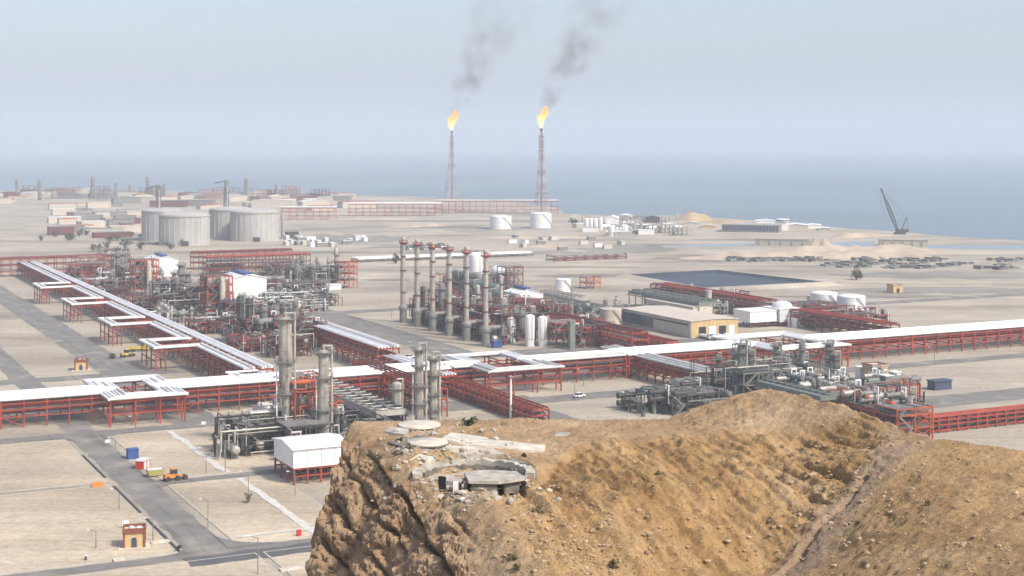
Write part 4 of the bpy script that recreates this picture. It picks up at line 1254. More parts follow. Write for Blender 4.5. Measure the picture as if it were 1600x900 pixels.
SLAB = ['farthest of the six red-topped stacks, at the left end of their row', 'second red-topped stack from the far left end of the row', 'third red-topped stack, left of the middle of the row', 'fourth red-topped stack, right of the middle of the row', 'fifth red-topped stack, next to the near right end', 'nearest red-topped stack, at the right end beside the white vessels']
for i, (x, y) in enumerate([(630,504),(652,510),(676,517),(702,524),(729,532),(759,541)]):
    place(st, 'chimney_stack', SLAB[i], 'chimney', PL(*ab(x,y)), A-math.pi/2, 'six furnace stacks in a row')

# ------------------------------------------------------------------ the furnace block behind the stacks
aS, bS0 = ab(762, 538); bS1 = ab(632,503)[1]
for i in range(6):
    b = bS0+(bS1-bS0)*(i+.2)/6
    place(frame(13, 12, (4.5,8.5,12.5+((i*7)%3)*1.8), 2, 2, 'red' if i % 2 else 'maroon', deck='dgrey', seed=i), 'furnace_structure', ['red frame','maroon frame'][i%2==0]+[' behind the nearest stack',' behind the fifth stack of the row',' behind the fourth stack of the row',' behind the third stack of the row',' behind the second stack of the row',' behind the farthest stack'][i]+', decks crowded with pipes', 'steel frame', PL(aS+15,b+5), A)
    place(drum(2.3, 10, 'grey', 3), 'furnace_drum', 'grey furnace drum lying at the foot of '+['the nearest stack','the fifth stack','the fourth stack','the third stack','the second stack','the farthest stack'][i], 'drum', PL(aS+7,b+7), A)
for i, (x, y, z, l) in enumerate([(720,478,15,34),(745,486,12,36),(772,494,9.5,38),(795,500,8,30)]):
    place(drum(2.4, l, 'green', 1.0), 'waste_heat_boiler', ['topmost long grey-green drum behind the stacks','second long grey-green drum behind the stacks','third long grey-green drum above the white vessels','lowest long grey-green drum above the white vessels'][i], 'boiler', PL(ab(x,y)[0]+4,ab(x,y)[1],z-2), A+math.pi/2, 'long boiler drums')
    place(frame(10, l, (z*.5, z-2.2), 1, 4, 'maroon', seed=40+i), 'boiler_structure', ['maroon frame carrying the topmost long drum','maroon frame carrying the second long drum','maroon frame carrying the third long drum','maroon frame carrying the lowest long drum'][i], 'steel frame', PL(ab(x,y)[0]+4,ab(x,y)[1]), A)
place(frame(10, 12, (6,12,18,22), 2, 2, 'maroon', seed=51), 'steel_tower', 'maroon tower frame rising right of the nearest stack', 'steel frame', PL(*ab(797,478)), A)
place(frame(7, 8, (6,12,18), 1, 1, 'orange_red', seed=52), 'steel_tower', 'narrow orange-red tower frame between the third and fourth stacks', 'steel frame', PL(*ab(692,478)), A)
fill('among the pipes behind the six stacks', (aS+4,aS+36,bS0-4,bS1+6), [('upright',12,'grey',(1.2,13)),('upright',9,'dgrey',(1.0,10)),('upright',7,'alu',(1.1,15)),('exch',10,'grey',(.8,8)),('drum',9,'maroon',(1.3,7)),('drum',6,'alu',(1.4,8))], seed=61, decks=(0,4.6,8.6))
for i in range(5):
    b = bS0+(bS1-bS0)*(i+.55)/5.2
    place(frame(8, 9, (3,6,8.5), 2, 2, 'orange_red' if i % 2 else 'red', deck='dgrey', seed=140+i), 'burner_structure', ['red burner frame between the nearest stack and the fifth','orange-red burner frame between the fifth stack and the fourth','red burner frame between the fourth stack and the third','orange-red burner frame between the third stack and the second','red burner frame between the second stack and the farthest'][i], 'steel frame', PL(aS+6,b), A)
fill('at the feet of the six stacks', (aS+2.5,aS+13,bS0-6,bS1+3), [('exch',16,'dgrey',(.9,7)),('drum',14,'dgrey',(1.3,6)),('upright',12,'dgrey',(.9,5)),('upright',10,'maroon',(1.0,7))], seed=62, decks=(0,0,3))
for i in range(4):
    place(pipework(12, 30, 8, 34, 170+i, ('dgrey','dgrey','maroon','grey')), 'pipework', ['dark pipe tangle at the feet of the nearest stacks','dark pipe tangle at the feet of the middle stacks','dark pipe tangle at the feet of the third and second stacks','dark pipe tangle at the foot of the farthest stack'][i], 'pipework', PL(aS+7,bS0+(bS1-bS0)*(i+.4)/4), A)
for i in range(4):
    place(pipework(30, 34, 15, 40, 70+i, ('alu','maroon','grey','dgrey','red')), 'pipework', ['tangle of grey and red pipes behind the nearest stacks','tangle of pipes behind the middle stacks','tangle of pipes behind the farther stacks','tangle of pipes at the far end of the stack row'][i], 'pipework', PL(aS+17,bS0+(bS1-bS0)*(i+.4)/4), A)
for i, (x, y, h) in enumerate([(799,535,11.5),(828,541,14.2),(848,541,13.6)]):
    place(upright(2.1, h, 'white', 2.4, 0, False), 'white_vessel', ['short white upright vessel nearest the stacks','tallest white upright vessel, in the middle of three','white upright vessel at the right end of three'][i], 'vessel', PL(*ab(x,y)), A, 'three white vessels in front of the furnace block')
place(upright(4.6, 26, 'white', 2, 0, False), 'white_silo', 'tall white cylinder half hidden behind the nearest stack', 'silo', PL(*ab(745,462)), A)
place(tank(5, 5, 'lilac', False, .8), 'dome_tank', 'small pale lilac dome beyond the maroon tower frame', 'tank', PL(*ab(778,436)), A)
place(box_building(18, 16, 9, 'white', 'white', 2.5, 'bluepaint'), 'hall', 'small white hall with a blue ridge right of the stacks', 'building', PL(*ab(815,484)), A)
place(box_building(4, 3, 2.6, 'bluepaint', 'bluepaint'), 'cabin', 'small blue cabin at the foot of the nearest stack', 'cabin', PL(*ab(776,543)), A)
# ------------------------------------------------------------------ storage tanks behind, left
def big_tank(x, y, w_px, h_px, lab, z0=0, door=True):
    m = mpp(y); r, h = w_px*m/2, h_px*m
    S = list(tank(r, h*.93, 'conc', False, .13, 56))
    bt = MB()
    for i in range(28):
        t = i*2*math.pi/28; bt.bar((math.cos(t)*(r+.05),math.sin(t)*(r+.05),.4),(math.cos(t)*(r+.05),math.sin(t)*(r+.05),h*.925),.5)
    S.append(('buttress', bt.mesh(M['conc'])))
    S.append(('rim', MB().lathe([(r+.02,h*.9),(r+.7,h*.9),(r+.7,h*.945),(r+.02,h*.945)], n=56, smooth=False).mesh(M['conc'])))
    if door: S.append(('door', MB().box(-3,3,-r-1.2,-r+1,0,4.2).mesh(M['dgrey'])))
    a, b = ab(x, y); o = place(S, 'storage_tank', lab, 'tank', PL(a, b+r*.9), 0, 'concrete storage tanks')
    o.rotation_euler = (0,0,R(14)); return o, r, h
tA = big_tank(297, 384, 78, 50, 'wide domed concrete tank with a dark door, front tank farther from the flares')
tB = big_tank(408, 377.5, 76, 49, 'wide domed concrete tank with a dark door, front tank nearer the flares')
tC = big_tank(262, 377, 66, 50, 'concrete tank half hidden behind the front tank with the lower left edge', door=False)
tD = big_tank(369, 373, 66, 48, 'shaded concrete tank in the gap between the two front tanks', door=False)
for (o, r, h), lab, tw in ((tC,'lattice loading tower over the rear left concrete tank',22),(tD,'lattice loading tower over the shaded tank in the gap',26)):
    S = list(lattice(tw, 4.5, 3, 5, .5, 'grey'))
    S.append(('platform', MB().box(-4,4,-3,3,tw*.55,tw*.55+.6).mesh(M['grey'])))
    S.append(('jib', MB().bar((0,0,tw),(-11,0,tw-3),.8).mesh(M['dgrey'])))
    S.append(('pipe', MB().cyl((1.5,-2.5,-h*.9),(1.5,-2.5,tw*.8),.7,8).mesh(M['alu'])))
    place(S, 'tank_tower', lab, 'tower', o.location+Vector((-r*.2,-r*.15,h*1.0)), 0)
a_, b_ = ab(437, 372); place(upright(1.6, 24, 'conc', 1, 0, False), 'pipe_riser', 'slim pale riser at the right side of the front tank of the right pair', 'pipe', PL(a_+3,b_), A)

# white tanks below the flares and the rest of the shore
for (x, y, w, h, lab) in [(782,358.5,34,21,'white tank with a diagonal stair below the farther flare'),(845,357,34,24,'white tank with a diagonal stair at the foot of the nearer flare'),
                          (1291,491,43,33,'wide white tank, left one of the two behind the dull red rack'),(1334,496,44,33,'wide white tank, right one of the two behind the dull red rack')]:
    m = mpp(y); r = w*m/2
    place(tank(round(r,2), round(h*m*.95,2), 'white', True, .10), 'white_tank', lab, 'tank', PL(*ab(x,y))+Vector((0,r*.85,0)), 0.3, 'white storage tanks')
for i, (x, y, w, h, lab) in enumerate([(880,457,24,20,'small white tank beyond the hall with the blue ridge'),(955,513,34,29,'beige round tank left of the dark-glazed warehouse')]):
    m = mpp(y); r = w*m/2
    place(tank(round(r,2), round(h*m,2), 'white' if i == 0 else 'beige', True, .06), 'round_tank', lab, 'tank', PL(*ab(x,y))+Vector((0,r*.85,0)), 0.3)
for i, (x, y) in enumerate([(916,360),(923,360),(930,360),(938,359)]):
    place(upright(2.6, 13, 'white', 1.5, 0, False), 'white_vessel', 'slim white vessel in the row of four near the shore', 'vessel', PL(*ab(x,y)), 0, 'row of four white vessels near the shore')
for i, (x, y, lab) in enumerate([(955,369,'stout white vessel in front of the port sheds'),(976,368,'stout white vessel beside a grey shed at the port')]):
    place(upright(3.4, 11, 'white', 1, 0, False), 'white_vessel', lab, 'vessel', PL(*ab(x,y)), 0)

# flare towers with their flames
def flare(x, y, top, w0, lab, flab, hflame, lean):
    m = mpp(y); h = (y-top)*m
    S = list(lattice(h*.93, w0*m, 4.4, 12, .55, 'aviation', .24))
    rs = MB()
    for q in (-.7, .7): rs.cyl((q,0,0),(q,0,h),.5,10)
    S.append(('riser', rs.mesh(M['maroon'])))
    S.append(('tip', MB().lathe([(1.3,h*.985),(1.7,h),(1.7,h+2),(1.2,h+2)], n=14).mesh(M['dgrey'])))
    for f in (.25,.5,.75,.92):
        q = (4.4+(w0*m-4.4)*max(0,1-f/.93)**1.9)/2+.7; z = h*f
        pl = MB().box(-q,q,-q,q,z,z+.35); rail_pts(pl, [(-q,-q,z+.3),(q,-q,z+.3),(q,q,z+.3),(-q,q,z+.3)], h=1.3, t=.15, closed=True, step=4)
        S.append(('platform', pl.mesh(M['grey'] if f < .9 else M['maroon'])))
    loc = PL(*ab(x,y))
    place(S, 'flare_tower', lab, 'flare tower', loc, .35, 'flare towers')
    mb = MB(); rnd = random.Random(int(x))
    def tongue(z0, path, rads):
        n = 14; vs = []
        for (px, pz), r in zip(path, rads):
            for i in range(n):
                t = 2*math.pi*i/n; w = 1+.28*math.sin(3*t+pz*.5)+.15*math.sin(5*t-pz*.8)
                vs.append((px+r*w*math.cos(t), r*w*.8*math.sin(t), z0+pz))
        k = len(path)
        mb.add(vs, [(j*n+i, j*n+(i+1)%n, (j+1)*n+(i+1)%n, (j+1)*n+i) for j in range(k-1) for i in range(n)] + [tuple(range(n-1,-1,-1)), tuple(range((k-1)*n,k*n))], True)
    H = hflame
    tongue(0, [(0,0),(-.02*H,.1*H),(-.03*H,.25*H),(.0*H,.42*H),(.06*H,.6*H),(lean*H*.6,.78*H),(lean*H,.93*H),(lean*H*1.15,H)], [r*H for r in (.03,.085,.13,.16,.15,.13,.085,.01)])
    tongue(0, [(.02*H,.3*H),(-.08*H,.42*H),(-.15*H,.52*H),(-.17*H,.62*H)], [r*H for r in (.08,.10,.06,.008)])
    tongue(0, [(.05*H,.4*H),(.15*H,.6*H),(.24*H,.78*H),(.25*H,.90*H)], [r*H for r in (.09,.13,.09,.01)])
    me = mb.mesh(FLAME)
    single('flame', me, flab, 'flame', loc+Vector((0,0,h+2.2)), 0, 'flare flames')
    return loc+Vector((0,0,h+2.2+hflame))
FLAME = bpy.data.materials.new('burning_gas'); FLAME.use_nodes = True
fn = FLAME.node_tree; fn.nodes.remove(fn.nodes['Principled BSDF'])
em = fn.nodes.new('ShaderNodeEmission'); tc = fn.nodes.new('ShaderNodeTexCoord'); sp = fn.nodes.new('ShaderNodeSeparateXYZ')
nz = fn.nodes.new('ShaderNodeTexNoise'); nz.inputs['Scale'].default_value = .12; nz.inputs['Detail'].default_value = 3
fn.links.new(tc.outputs['Object'], nz.inputs['Vector']); fn.links.new(tc.outputs['Object'], sp.inputs[0])
ma = fn.nodes.new('ShaderNodeMath'); ma.operation = 'MULTIPLY_ADD'; ma.inputs[1].default_value = .026
fn.links.new(sp.outputs['Z'], ma.inputs[0]); 
m2 = fn.nodes.new('ShaderNodeMath'); m2.operation = 'MULTIPLY_ADD'; m2.inputs[1].default_value = .9; m2.inputs[2].default_value = -.45
fn.links.new(nz.outputs['Fac'], m2.inputs[0]); fn.links.new(m2.outputs[0], ma.inputs[2])
cr = fn.nodes.new('ShaderNodeValToRGB')
for i, (p, c) in enumerate([(0.0,(1,.80,.42)),(0.25,(1,.66,.20)),(.5,(1,.46,.09)),(.85,(.9,.28,.08))]):
    e = cr.color_ramp.elements[i] if i < 2 else cr.color_ramp.elements.new(p)
    e.position = p; e.color = (*c, 1)
fn.links.new(ma.outputs[0], cr.inputs['Fac']); fn.links.new(cr.outputs['Color'], em.inputs['Color'])
em.inputs['Strength'].default_value = 1.25
fn.links.new(em.outputs[0], fn.nodes['Material Output'].inputs['Surface'])
tip1 = flare(706, 311, 206, 20, 'hazier lattice flare tower rising behind the far red rack', 'flame on the farther flare tower, narrower at its foot', 34, .16)
tip2 = flare(846, 336, 203, 19, 'nearer lattice flare tower rising behind a white tank', 'flame on the nearer flare tower above the white tank', 28, .2)

def smoke(name, base, vec, r0, r1, dens, seed):
    L = vec.length; me = MB().lathe([(r0*1.3,0),(r1*1.2,L)], n=20).mesh(None or M['grey']); me.materials.clear()
    m = bpy.data.materials.new('sooty_smoke'); m.use_nodes = True; nt = m.node_tree; N = nt.nodes; K = nt.links
    N.remove(N['Principled BSDF'])
    v = N.new('ShaderNodeVolumePrincipled'); v.inputs['Color'].default_value = (.38,.375,.38,1)
    tc = N.new('ShaderNodeTexCoord'); s = N.new('ShaderNodeSeparateXYZ')
    def math_(op, a, b=None, c=None):
        n = N.new('ShaderNodeMath'); n.operation = op
        for i, q in enumerate((a,b,c)):
            if q is None: continue
            if isinstance(q, (int,float)): n.inputs[i].default_value = q
            else: K.new(q, n.inputs[i])
        return n.outputs[0]
    mp = N.new('ShaderNodeMapping'); mp.inputs['Location'].default_value = (seed*37.0, seed*11.0, 0)
    K.new(tc.outputs['Object'], mp.inputs['Vector'])
    n1 = N.new('ShaderNodeTexNoise'); n1.inputs['Scale'].default_value = .035; n1.inputs['Detail'].default_value = 5; n1.inputs['Roughness'].default_value = .6
    K.new(mp.outputs[0], n1.inputs['Vector'])
    K.new(tc.outputs['Object'], s.inputs[0])
    t = math_('DIVIDE', s.outputs['Z'], L)
    rr = math_('MULTIPLY_ADD', t, r1-r0, r0)
    n2 = N.new('ShaderNodeTexNoise'); n2.inputs['Scale'].default_value = .018; K.new(mp.outputs[0], n2.inputs['Vector'])
    wx = math_('MULTIPLY', math_('SUBTRACT', n2.outputs['Fac'], .5), rr)
    xx = math_('ADD', s.outputs['X'], wx)
    r = math_('DIVIDE', math_('SQRT', math_('ADD', math_('MULTIPLY', xx, xx), math_('MULTIPLY', s.outputs['Y'], s.outputs['Y']))), rr)
    fall = math_('MAXIMUM', math_('SUBTRACT', 1.0, math_('MULTIPLY', r, r)), 0)
    nn = math_('MULTIPLY', math_('MAXIMUM', math_('SUBTRACT', n1.outputs['Fac'], .44), 0), 6)
    fade = math_('POWER', math_('MAXIMUM', math_('SUBTRACT', 1.0, math_('MULTIPLY', t, .84)), 0.02), 2.4)
    rise = math_('MINIMUM', math_('MULTIPLY', t, 14), 1.0)
    d = math_('MULTIPLY', math_('MULTIPLY', fall, nn), math_('MULTIPLY', math_('MULTIPLY', fade, rise), dens))
    K.new(d, v.inputs['Density']); K.new(v.outputs[0], N['Material Output'].inputs['Volume'])
    me.materials.append(m)
    o = link(name, me); o['kind'] = 'stuff'; o.location = base
    o.rotation_mode = 'QUATERNION'; o.rotation_quaternion = vec.to_track_quat('Z', 'Y')
smoke('smoke', tip1+Vector((-3,0,-14)), Vector((110,40,235)), 10, 84, .085, 1)
smoke('smoke', tip2+Vector((-2,0,-11)), Vector((112,30,205)), 8, 66, .10, 2)

# ------------------------------------------------------------------ left background: halls, towers, columns
def hall(x, y, wv, du, h, lab):
    a, b = ab(x, y)
    S = box_building(wv, du, h, 'white', 'white', 2.2, 'bluepaint')
    place(S, 'process_hall', lab, 'building', PL(a,b+du/2), A)
hall(388, 478, 21, 26, 15, 'white hall with a blue ridge, nearer one, behind a red tower')
hall(258, 440, 17, 24, 14, 'white hall with a blue ridge, farther one, near the grey tanks')
def red_tower(x, y, w, d, h, lab, duct):
    a, b = ab(x, y); lv = tuple(h*k/5 for k in range(1,6))
    place(frame(w, d, lv, 2, 2, 'orange_red', .5, deck='maroon', seed=int(x)), 'steel_tower', lab, 'steel frame', PL(a,b+d/2), A)
    S = [('shaft', MB().cyl((0,0,0),(0,0,h*.86),1.45,16).mesh(M['beige'])), ('top_duct', MB().tube([(0,0,h*.84),(0,0,h*.95),(0,4,h*.95)],1.2,12).mesh(M['beige'])), ('base', MB().cyl((0,0,0),(0,0,1.2),2.0,16).mesh(M['concrete']))]
    place(S, 'duct', duct, 'duct', PL(a+.5,b-2.8), A)
    fill('inside the '+lab.split(',')[0], (a-w*.4,a+w*.4,b+1,b+d-1), [('drum',5,'maroon',(1.0,5)),('upright',5,'grey',(.8,4)),('exch',4,'dgrey',(.6,5))], seed=int(x), decks=lv[:4])
red_tower(344, 499, 13, 14, 22, 'bright red process tower, nearer of two', 'beige upright duct against the nearer red tower')
red_tower(230, 462, 14, 14, 21, 'bright red process tower, farther of two', 'beige upright duct against the farther red tower')
place(frame(22, 16, (6,11,15), 3, 2, 'maroon', seed=71), 'process_structure', 'maroon structure between the nearer red tower and the grey columns', 'steel frame', PL(*ab(318,488)), A)
place(frame(20, 16, (6,11,15), 3, 2, 'maroon', seed=72), 'process_structure', 'maroon structure left of the farther red tower', 'steel frame', PL(*ab(210,452)), A)
for i, (x, y, h, r, lab) in enumerate([(184,432,20,1.5,'taller grey column left of the farther red tower'),(193,436,17,1.3,'shorter grey column left of the farther red tower'),
        (283,466,20,1.7,'grey column with platforms left of the nearer red tower'),(293,470,16,1.4,'shorter grey column beside the nearer red tower'),(272,462,14,1.2,'slim grey column, leftmost beside the nearer red tower')]):
    place(column(h, r, 'grey', (.4,.7,.96), 3, seed=i), 'process_column', lab, 'column', PL(*ab(x,y)), A)
place(frame(16, 12, (5,9,13), 2, 1, 'red', seed=73), 'process_structure', 'small red frame at the left edge under the tanks', 'steel frame', PL(*ab(140,430)), A)
place(frame(20, 10, (4,7), 3, 1, 'red', seed=74), 'process_structure', 'low red frame at the left edge behind the diagonal bridge', 'steel frame', PL(*ab(152,446)), A)
place(frame(12, 14, (5,9,13,16), 2, 2, 'orange_red', deck='dgrey', seed=75), 'process_structure', 'boxy orange-red frame at the right end of the long red racks', 'steel frame', PL(*ab(538,449)), A)
place(frame(24, 14, (5,9,13), 3, 2, 'grey', deck='dgrey', seed=76), 'process_structure', 'grey frame packed with machinery left of the boxy orange-red frame', 'steel frame', PL(*ab(492,449)), A)
place(fin_fan(30, 10, 7, 6, 2, 'green'), 'air_cooler', 'grey-green air cooler in front of the grey frame at the racks', 'air cooler', PL(*ab(484,447)), A)
def uv_box(x0, y0, x1, y1): return ab_rect((x0,y0),(x1,y1))
def region(x, y, w, d):
    a, b = ab(x,y); return (a-w/2, a+w/2, b-d/2, b+d/2)
def tangle(x, y, w, d, h, n, lab, seed, mats=('alu','grey','dgrey','white')):
    place(pipework(w, d, h, n, seed, mats), 'pipework', lab, 'pipework', PL(*ab(x,y)), A)
fill('around the grey frame beside the boxy orange-red one', region(490,449,34,16), [('upright',9,'grey',(1.0,13)),('upright',5,'alu',(1.1,16)),('drum',6,'dgrey',(1.3,7))], seed=80, decks=(0,5))
tangle(490,450,32,18,15,38,'grey pipe tangle in the grey frame at the end of the racks',81)
fill('around the maroon structure near the nearer red tower', region(310,486,34,26), [('upright',9,'grey',(1.0,10)),('upright',7,'dgrey',(1.0,12)),('exch',6,'alu',(.8,8)),('drum',6,'grey',(1.2,8))], seed=82, decks=(0,6))
tangle(305,488,42,26,13,45,'grey pipe tangle left of the nearer red tower',83,('grey','dgrey','maroon','alu'))
fill('around the maroon structure near the farther red tower', region(205,452,36,24), [('upright',9,'grey',(1.0,10)),('exch',6,'alu',(.8,8)),('drum',6,'dgrey',(1.2,8))], seed=84, decks=(0,6))
tangle(200,452,42,24,13,45,'pipe tangle left of the farther red tower',85,('grey','dgrey','maroon','alu'))
tangle(145,432,34,20,10,30,'pipe tangle between the red frames at the left edge',86,('grey','dgrey','maroon','red'))
fill('on the plot below the nearer red tower', region(290,500,44,26), [('upright',8,'alu',(1.0,7)),('exch',10,'grey',(.8,9)),('drum',8,'dgrey',(1.2,8)),('pump',8,'grey',None)], seed=87)
tangle(285,500,46,26,6,40,'low grey pipe tangle below the nearer red tower',88)
place(box_building(14, 8, 3.2, 'slabw', 'slabw'), 'shelter', 'low pale flat-roofed shelter below the grey pipe tangle', 'building', PL(*ab(296,497)), A)
fill('behind the white hall with the blue ridge', region(345,470,50,30), [('upright',6,'alu',(1.2,9)),('exch',8,'grey',(.8,9)),('drum',6,'white',(1.2,8))], seed=89)
# grey plot right of the nearer hall
fill('right of the nearer white hall', region(440,484,44,34), [('upright',12,'alu',(.9,8)),('exch',12,'grey',(.8,9)),('drum',8,'alu',(1.4,8)),('pump',8,'grey',None)], seed=90)
tangle(440,484,46,34,9,60,'grey pipe tangle right of the nearer white hall',91)
place(box_building(12, 7, 3.5, 'ylw', 'ylw'), 'container', 'yellow container row between white hall and boxy orange frame', 'container', PL(*ab(458,461)), A)
place(box_building(9, 6, 3, 'white', 'white'), 'cabin', 'small white cabin beside the yellow container row', 'cabin', PL(*ab(520,452)), A)
# unit between the bridges
place(frame(26, 12, (4,8,11), 4, 2, 'maroon', deck='grey', seed=92), 'process_structure', 'maroon structure between the diagonal bridge and the tallest beige column', 'steel frame', PL(*ab(424,536)), A)
place(frame(18, 14, (4,8), 3, 2, 'red', deck='grey', seed=93), 'process_structure', 'red structure behind the diagonal bridge, left of the maroon one', 'steel frame', PL(*ab(392,524)), A)
place(fin_fan(26, 9, 8, 6, 2, 'alu'), 'air_cooler', 'pale air cooler left of the two-storey diagonal bridge', 'air cooler', PL(*ab(470,528)), A+math.pi/2)
fill('in the maroon structure behind the tallest column', region(422,534,36,26), [('upright',10,'grey',(1.0,9)),('upright',6,'dgrey',(1.2,11)),('exch',10,'maroon',(.8,8)),('drum',9,'grey',(1.3,8)),('pump',6,'grey',None)], seed=94, decks=(0,4,8))
tangle(424,532,44,30,12,60,'pipe tangle around the maroon structure behind the tallest column',95,('grey','dgrey','maroon','alu'))

# ------------------------------------------------------------------ front unit with the tall columns
place(column(39, 1.95, 'column', (.22,.42,.66,.985), 5, True, 1.1, 19, 3), 'process_column', 'tallest beige column, wide above and narrow below, behind the white shed', 'column', PL(*ab(446,702)), A-.3)
place(column(29.5, 1.55, 'column', (.12,.4,.72,.97), 5, seed=5), 'process_column', 'beige column standing just behind the ridge of the white shed', 'column', PL(*ab(506,703)), A-.3)
place(column(27, 1.35, 'column', (.35,.55,.78,.97), 5, seed=6), 'process_column', 'taller beige column of the close pair above the cliff corner', 'column', PL(*ab(655,678)), A-.3)
place(column(24, 1.2, 'column', (.3,.5,.75,.96), 5, seed=7), 'process_column', 'shorter silver column of the close pair above the cliff corner', 'column', PL(*ab(677,676)), A-.3)
place(upright(1.6, 11, 'alu', 2, 1), 'upright_vessel', 'silver upright vessel in front of the bare red rack by the coolers', 'vessel', PL(*ab(620,648)), A)
place(frame(9, 10, (5,10,15,19), 2, 2, 'orange_red', .42, deck='grey', seed=96), 'process_structure', 'orange-red tower frame between the two tall beige columns', 'steel frame', PL(*ab(476,680)), A)
place(frame(17, 11, (4.5,8.5), 3, 2, 'dgrey', deck='grey', seed=97), 'process_structure', 'dark two-deck structure carrying silver drums left of the tallest column', 'steel frame', PL(*ab(410,703)), A)
place(frame(14, 12, (4.5,9), 2, 2, 'dgrey', deck='grey', seed=98), 'process_structure', 'dark two-deck structure between the beige columns and the shed', 'steel frame', PL(*ab(474,707)), A)
for i, (x, z, yy, lab) in enumerate([(418,8.6,700,'long silver drum on the top deck left of the tallest column, nearest of three'),(424,8.6,692,'long silver drum in the middle of three on the top deck'),(430,8.6,685,'long silver drum at the rear of three on the top deck')]):
    place(drum(1.15, 10.5, 'alu', .6), 'horizontal_drum', lab, 'drum', PL(*ab(x,yy),z), A)
place(upright(2.2, 7.5, 'alu', 2.4, 0), 'upright_vessel', 'squat silver vessel just left of the white shed', 'vessel', PL(*ab(455,722)), A)
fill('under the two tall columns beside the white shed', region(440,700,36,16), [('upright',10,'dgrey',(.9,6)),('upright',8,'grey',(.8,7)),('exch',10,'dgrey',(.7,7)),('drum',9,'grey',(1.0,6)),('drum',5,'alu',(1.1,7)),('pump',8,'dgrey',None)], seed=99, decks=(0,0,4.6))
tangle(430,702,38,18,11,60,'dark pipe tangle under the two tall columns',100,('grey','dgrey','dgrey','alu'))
tangle(478,690,22,22,18,46,'pipe tangle around the orange-red tower frame',101,('grey','orange_red','alu','red'))
fill('in the orange-red tower between the tall columns', region(476,684,9,9), [('upright',6,'grey',(.7,4)),('drum',6,'orange_red',(.8,5)),('exch',4,'grey',(.5,5))], seed=102, decks=(5,10,15))
# long air cooler bank running away towards the bridge
aK = ab(620, 668)[0]
b0, b1 = bU(aK, 640), bU(aK, 512)
L = b1-b0
place(fin_fan(round(L,1), 10, 7.6, 14, 2, 'alu', 'dgrey'), 'air_cooler', 'long silver air cooler bank with two rows of fans behind the cliff corner', 'air cooler', PL(aK-6,(b0+b1)/2), A+math.pi/2)
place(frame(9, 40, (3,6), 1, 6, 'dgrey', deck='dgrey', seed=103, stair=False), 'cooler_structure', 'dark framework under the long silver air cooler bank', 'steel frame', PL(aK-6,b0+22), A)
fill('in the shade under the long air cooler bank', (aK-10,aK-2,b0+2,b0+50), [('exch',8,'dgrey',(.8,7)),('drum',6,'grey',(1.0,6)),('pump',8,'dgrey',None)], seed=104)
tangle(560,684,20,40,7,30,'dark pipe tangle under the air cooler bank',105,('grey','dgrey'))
# white shed on red legs
def shed():
    w, d, z0, h = 15.5, 17, 4.4, 4.9
    S = []
    mb = MB()
    rz = z0+h+1.1
    mb.add([(-w/2,-d/2,z0),(w/2,-d/2,z0),(w/2,d/2,z0),(-w/2,d/2,z0),(-w/2,-d/2,z0+h),(w/2,-d/2,z0+h),(w/2,d/2,z0+h),(-w/2,d/2,z0+h),(-w/2,0,rz),(w/2,0,rz)],
           [(0,1,5,4),(1,2,6,9,5),(2,3,7,6),(3,0,4,8,7),(3,2,1,0)])
    S.append(('wall', mb.mesh(M['white'])))
    rf = MB()
    for s in (-1,1):
        a = [(-w/2-.5,0,rz+.05),(w/2+.5,0,rz+.05),(w/2+.5,s*(d/2+.6),z0+h+.0),(-w/2-.5,s*(d/2+.6),z0+h+.0)]
        bq = [(x,y,z+.2) for x,y,z in a]; fs = [(0,3,2,1),(4,5,6,7),(2,3,7,6),(1,2,6,5),(3,0,4,7),(0,1,5,4)]
        rf.add(a+bq, fs if s < 0 else [tuple(reversed(f)) for f in fs])
    S.append(('roof', rf.mesh(M['white'])))
    sm = MB()
    for i in range(1,4): sm.box(-w/2+w*i/4-.06,-w/2+w*i/4+.06,-d/2-.05,-d/2-.004,z0+.1,z0+h-.1)
    S.append(('seam', sm.mesh(M['alu'])))
    pm = MB().box(-.22,.22,-.22,.22,0,z0).mesh(M['red'])
    for i in range(5):
        for j in range(4): S.append(('post', pm, None, (-w/2+.3+(w-.6)*i/4, -d/2+.3+(d-.6)*j/3, 0)))
    for zz in (2.0, z0-.45):
        for s in (-1,1): S.append(('beam', MB().box(-w/2+.55,w/2-.55,s*(d/2-.3)-.15,s*(d/2-.3)+.15,zz,zz+.35).mesh(M['red'])))
    return S
place(shed(), 'shed', 'white gabled shed standing on red steel legs beside the cliff', 'shed', PL(*ab(486,744)), A)
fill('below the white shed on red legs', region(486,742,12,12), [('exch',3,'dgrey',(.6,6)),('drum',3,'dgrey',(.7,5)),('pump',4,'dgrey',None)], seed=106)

# ------------------------------------------------------------------ middle right: coolers, warehouse, white boxes
place(fin_fan(44, 12, 9, 9, 2, 'green', 'grey'), 'air_cooler', 'grey-green air cooler bank right of the hall with blue ridge', 'air cooler', PL(*ab(908,502)), A+math.pi/2)
place(fin_fan(70, 14, 9, 12, 2, 'green', 'grey'), 'air_cooler', 'longest grey-green air cooler bank behind the warehouse', 'air cooler', PL(*ab(1052,488)), A+math.pi/2)
place(fin_fan(40, 10, 8, 8, 2, 'alu', 'grey'), 'air_cooler', 'pale air cooler bank beyond the beige round tank', 'air cooler', PL(*ab(880,483)), A+math.pi/2)
fill('among the coolers right of the furnace block', region(905,500,44,50), [('upright',9,'alu',(1.0,9)),('upright',8,'grey',(1.0,8)),('exch',12,'grey',(.8,9)),('drum',8,'alu',(1.2,8)),('pump',8,'grey',None)], seed=110)
tangle(870,500,40,40,9,60,'pipe tangle right of the white upright vessels',111,('grey','maroon','alu','dgrey','red'))
tangle(930,500,40,40,7,50,'pipe tangle beside the beige round tank',112,('grey','white','alu','dgrey'))
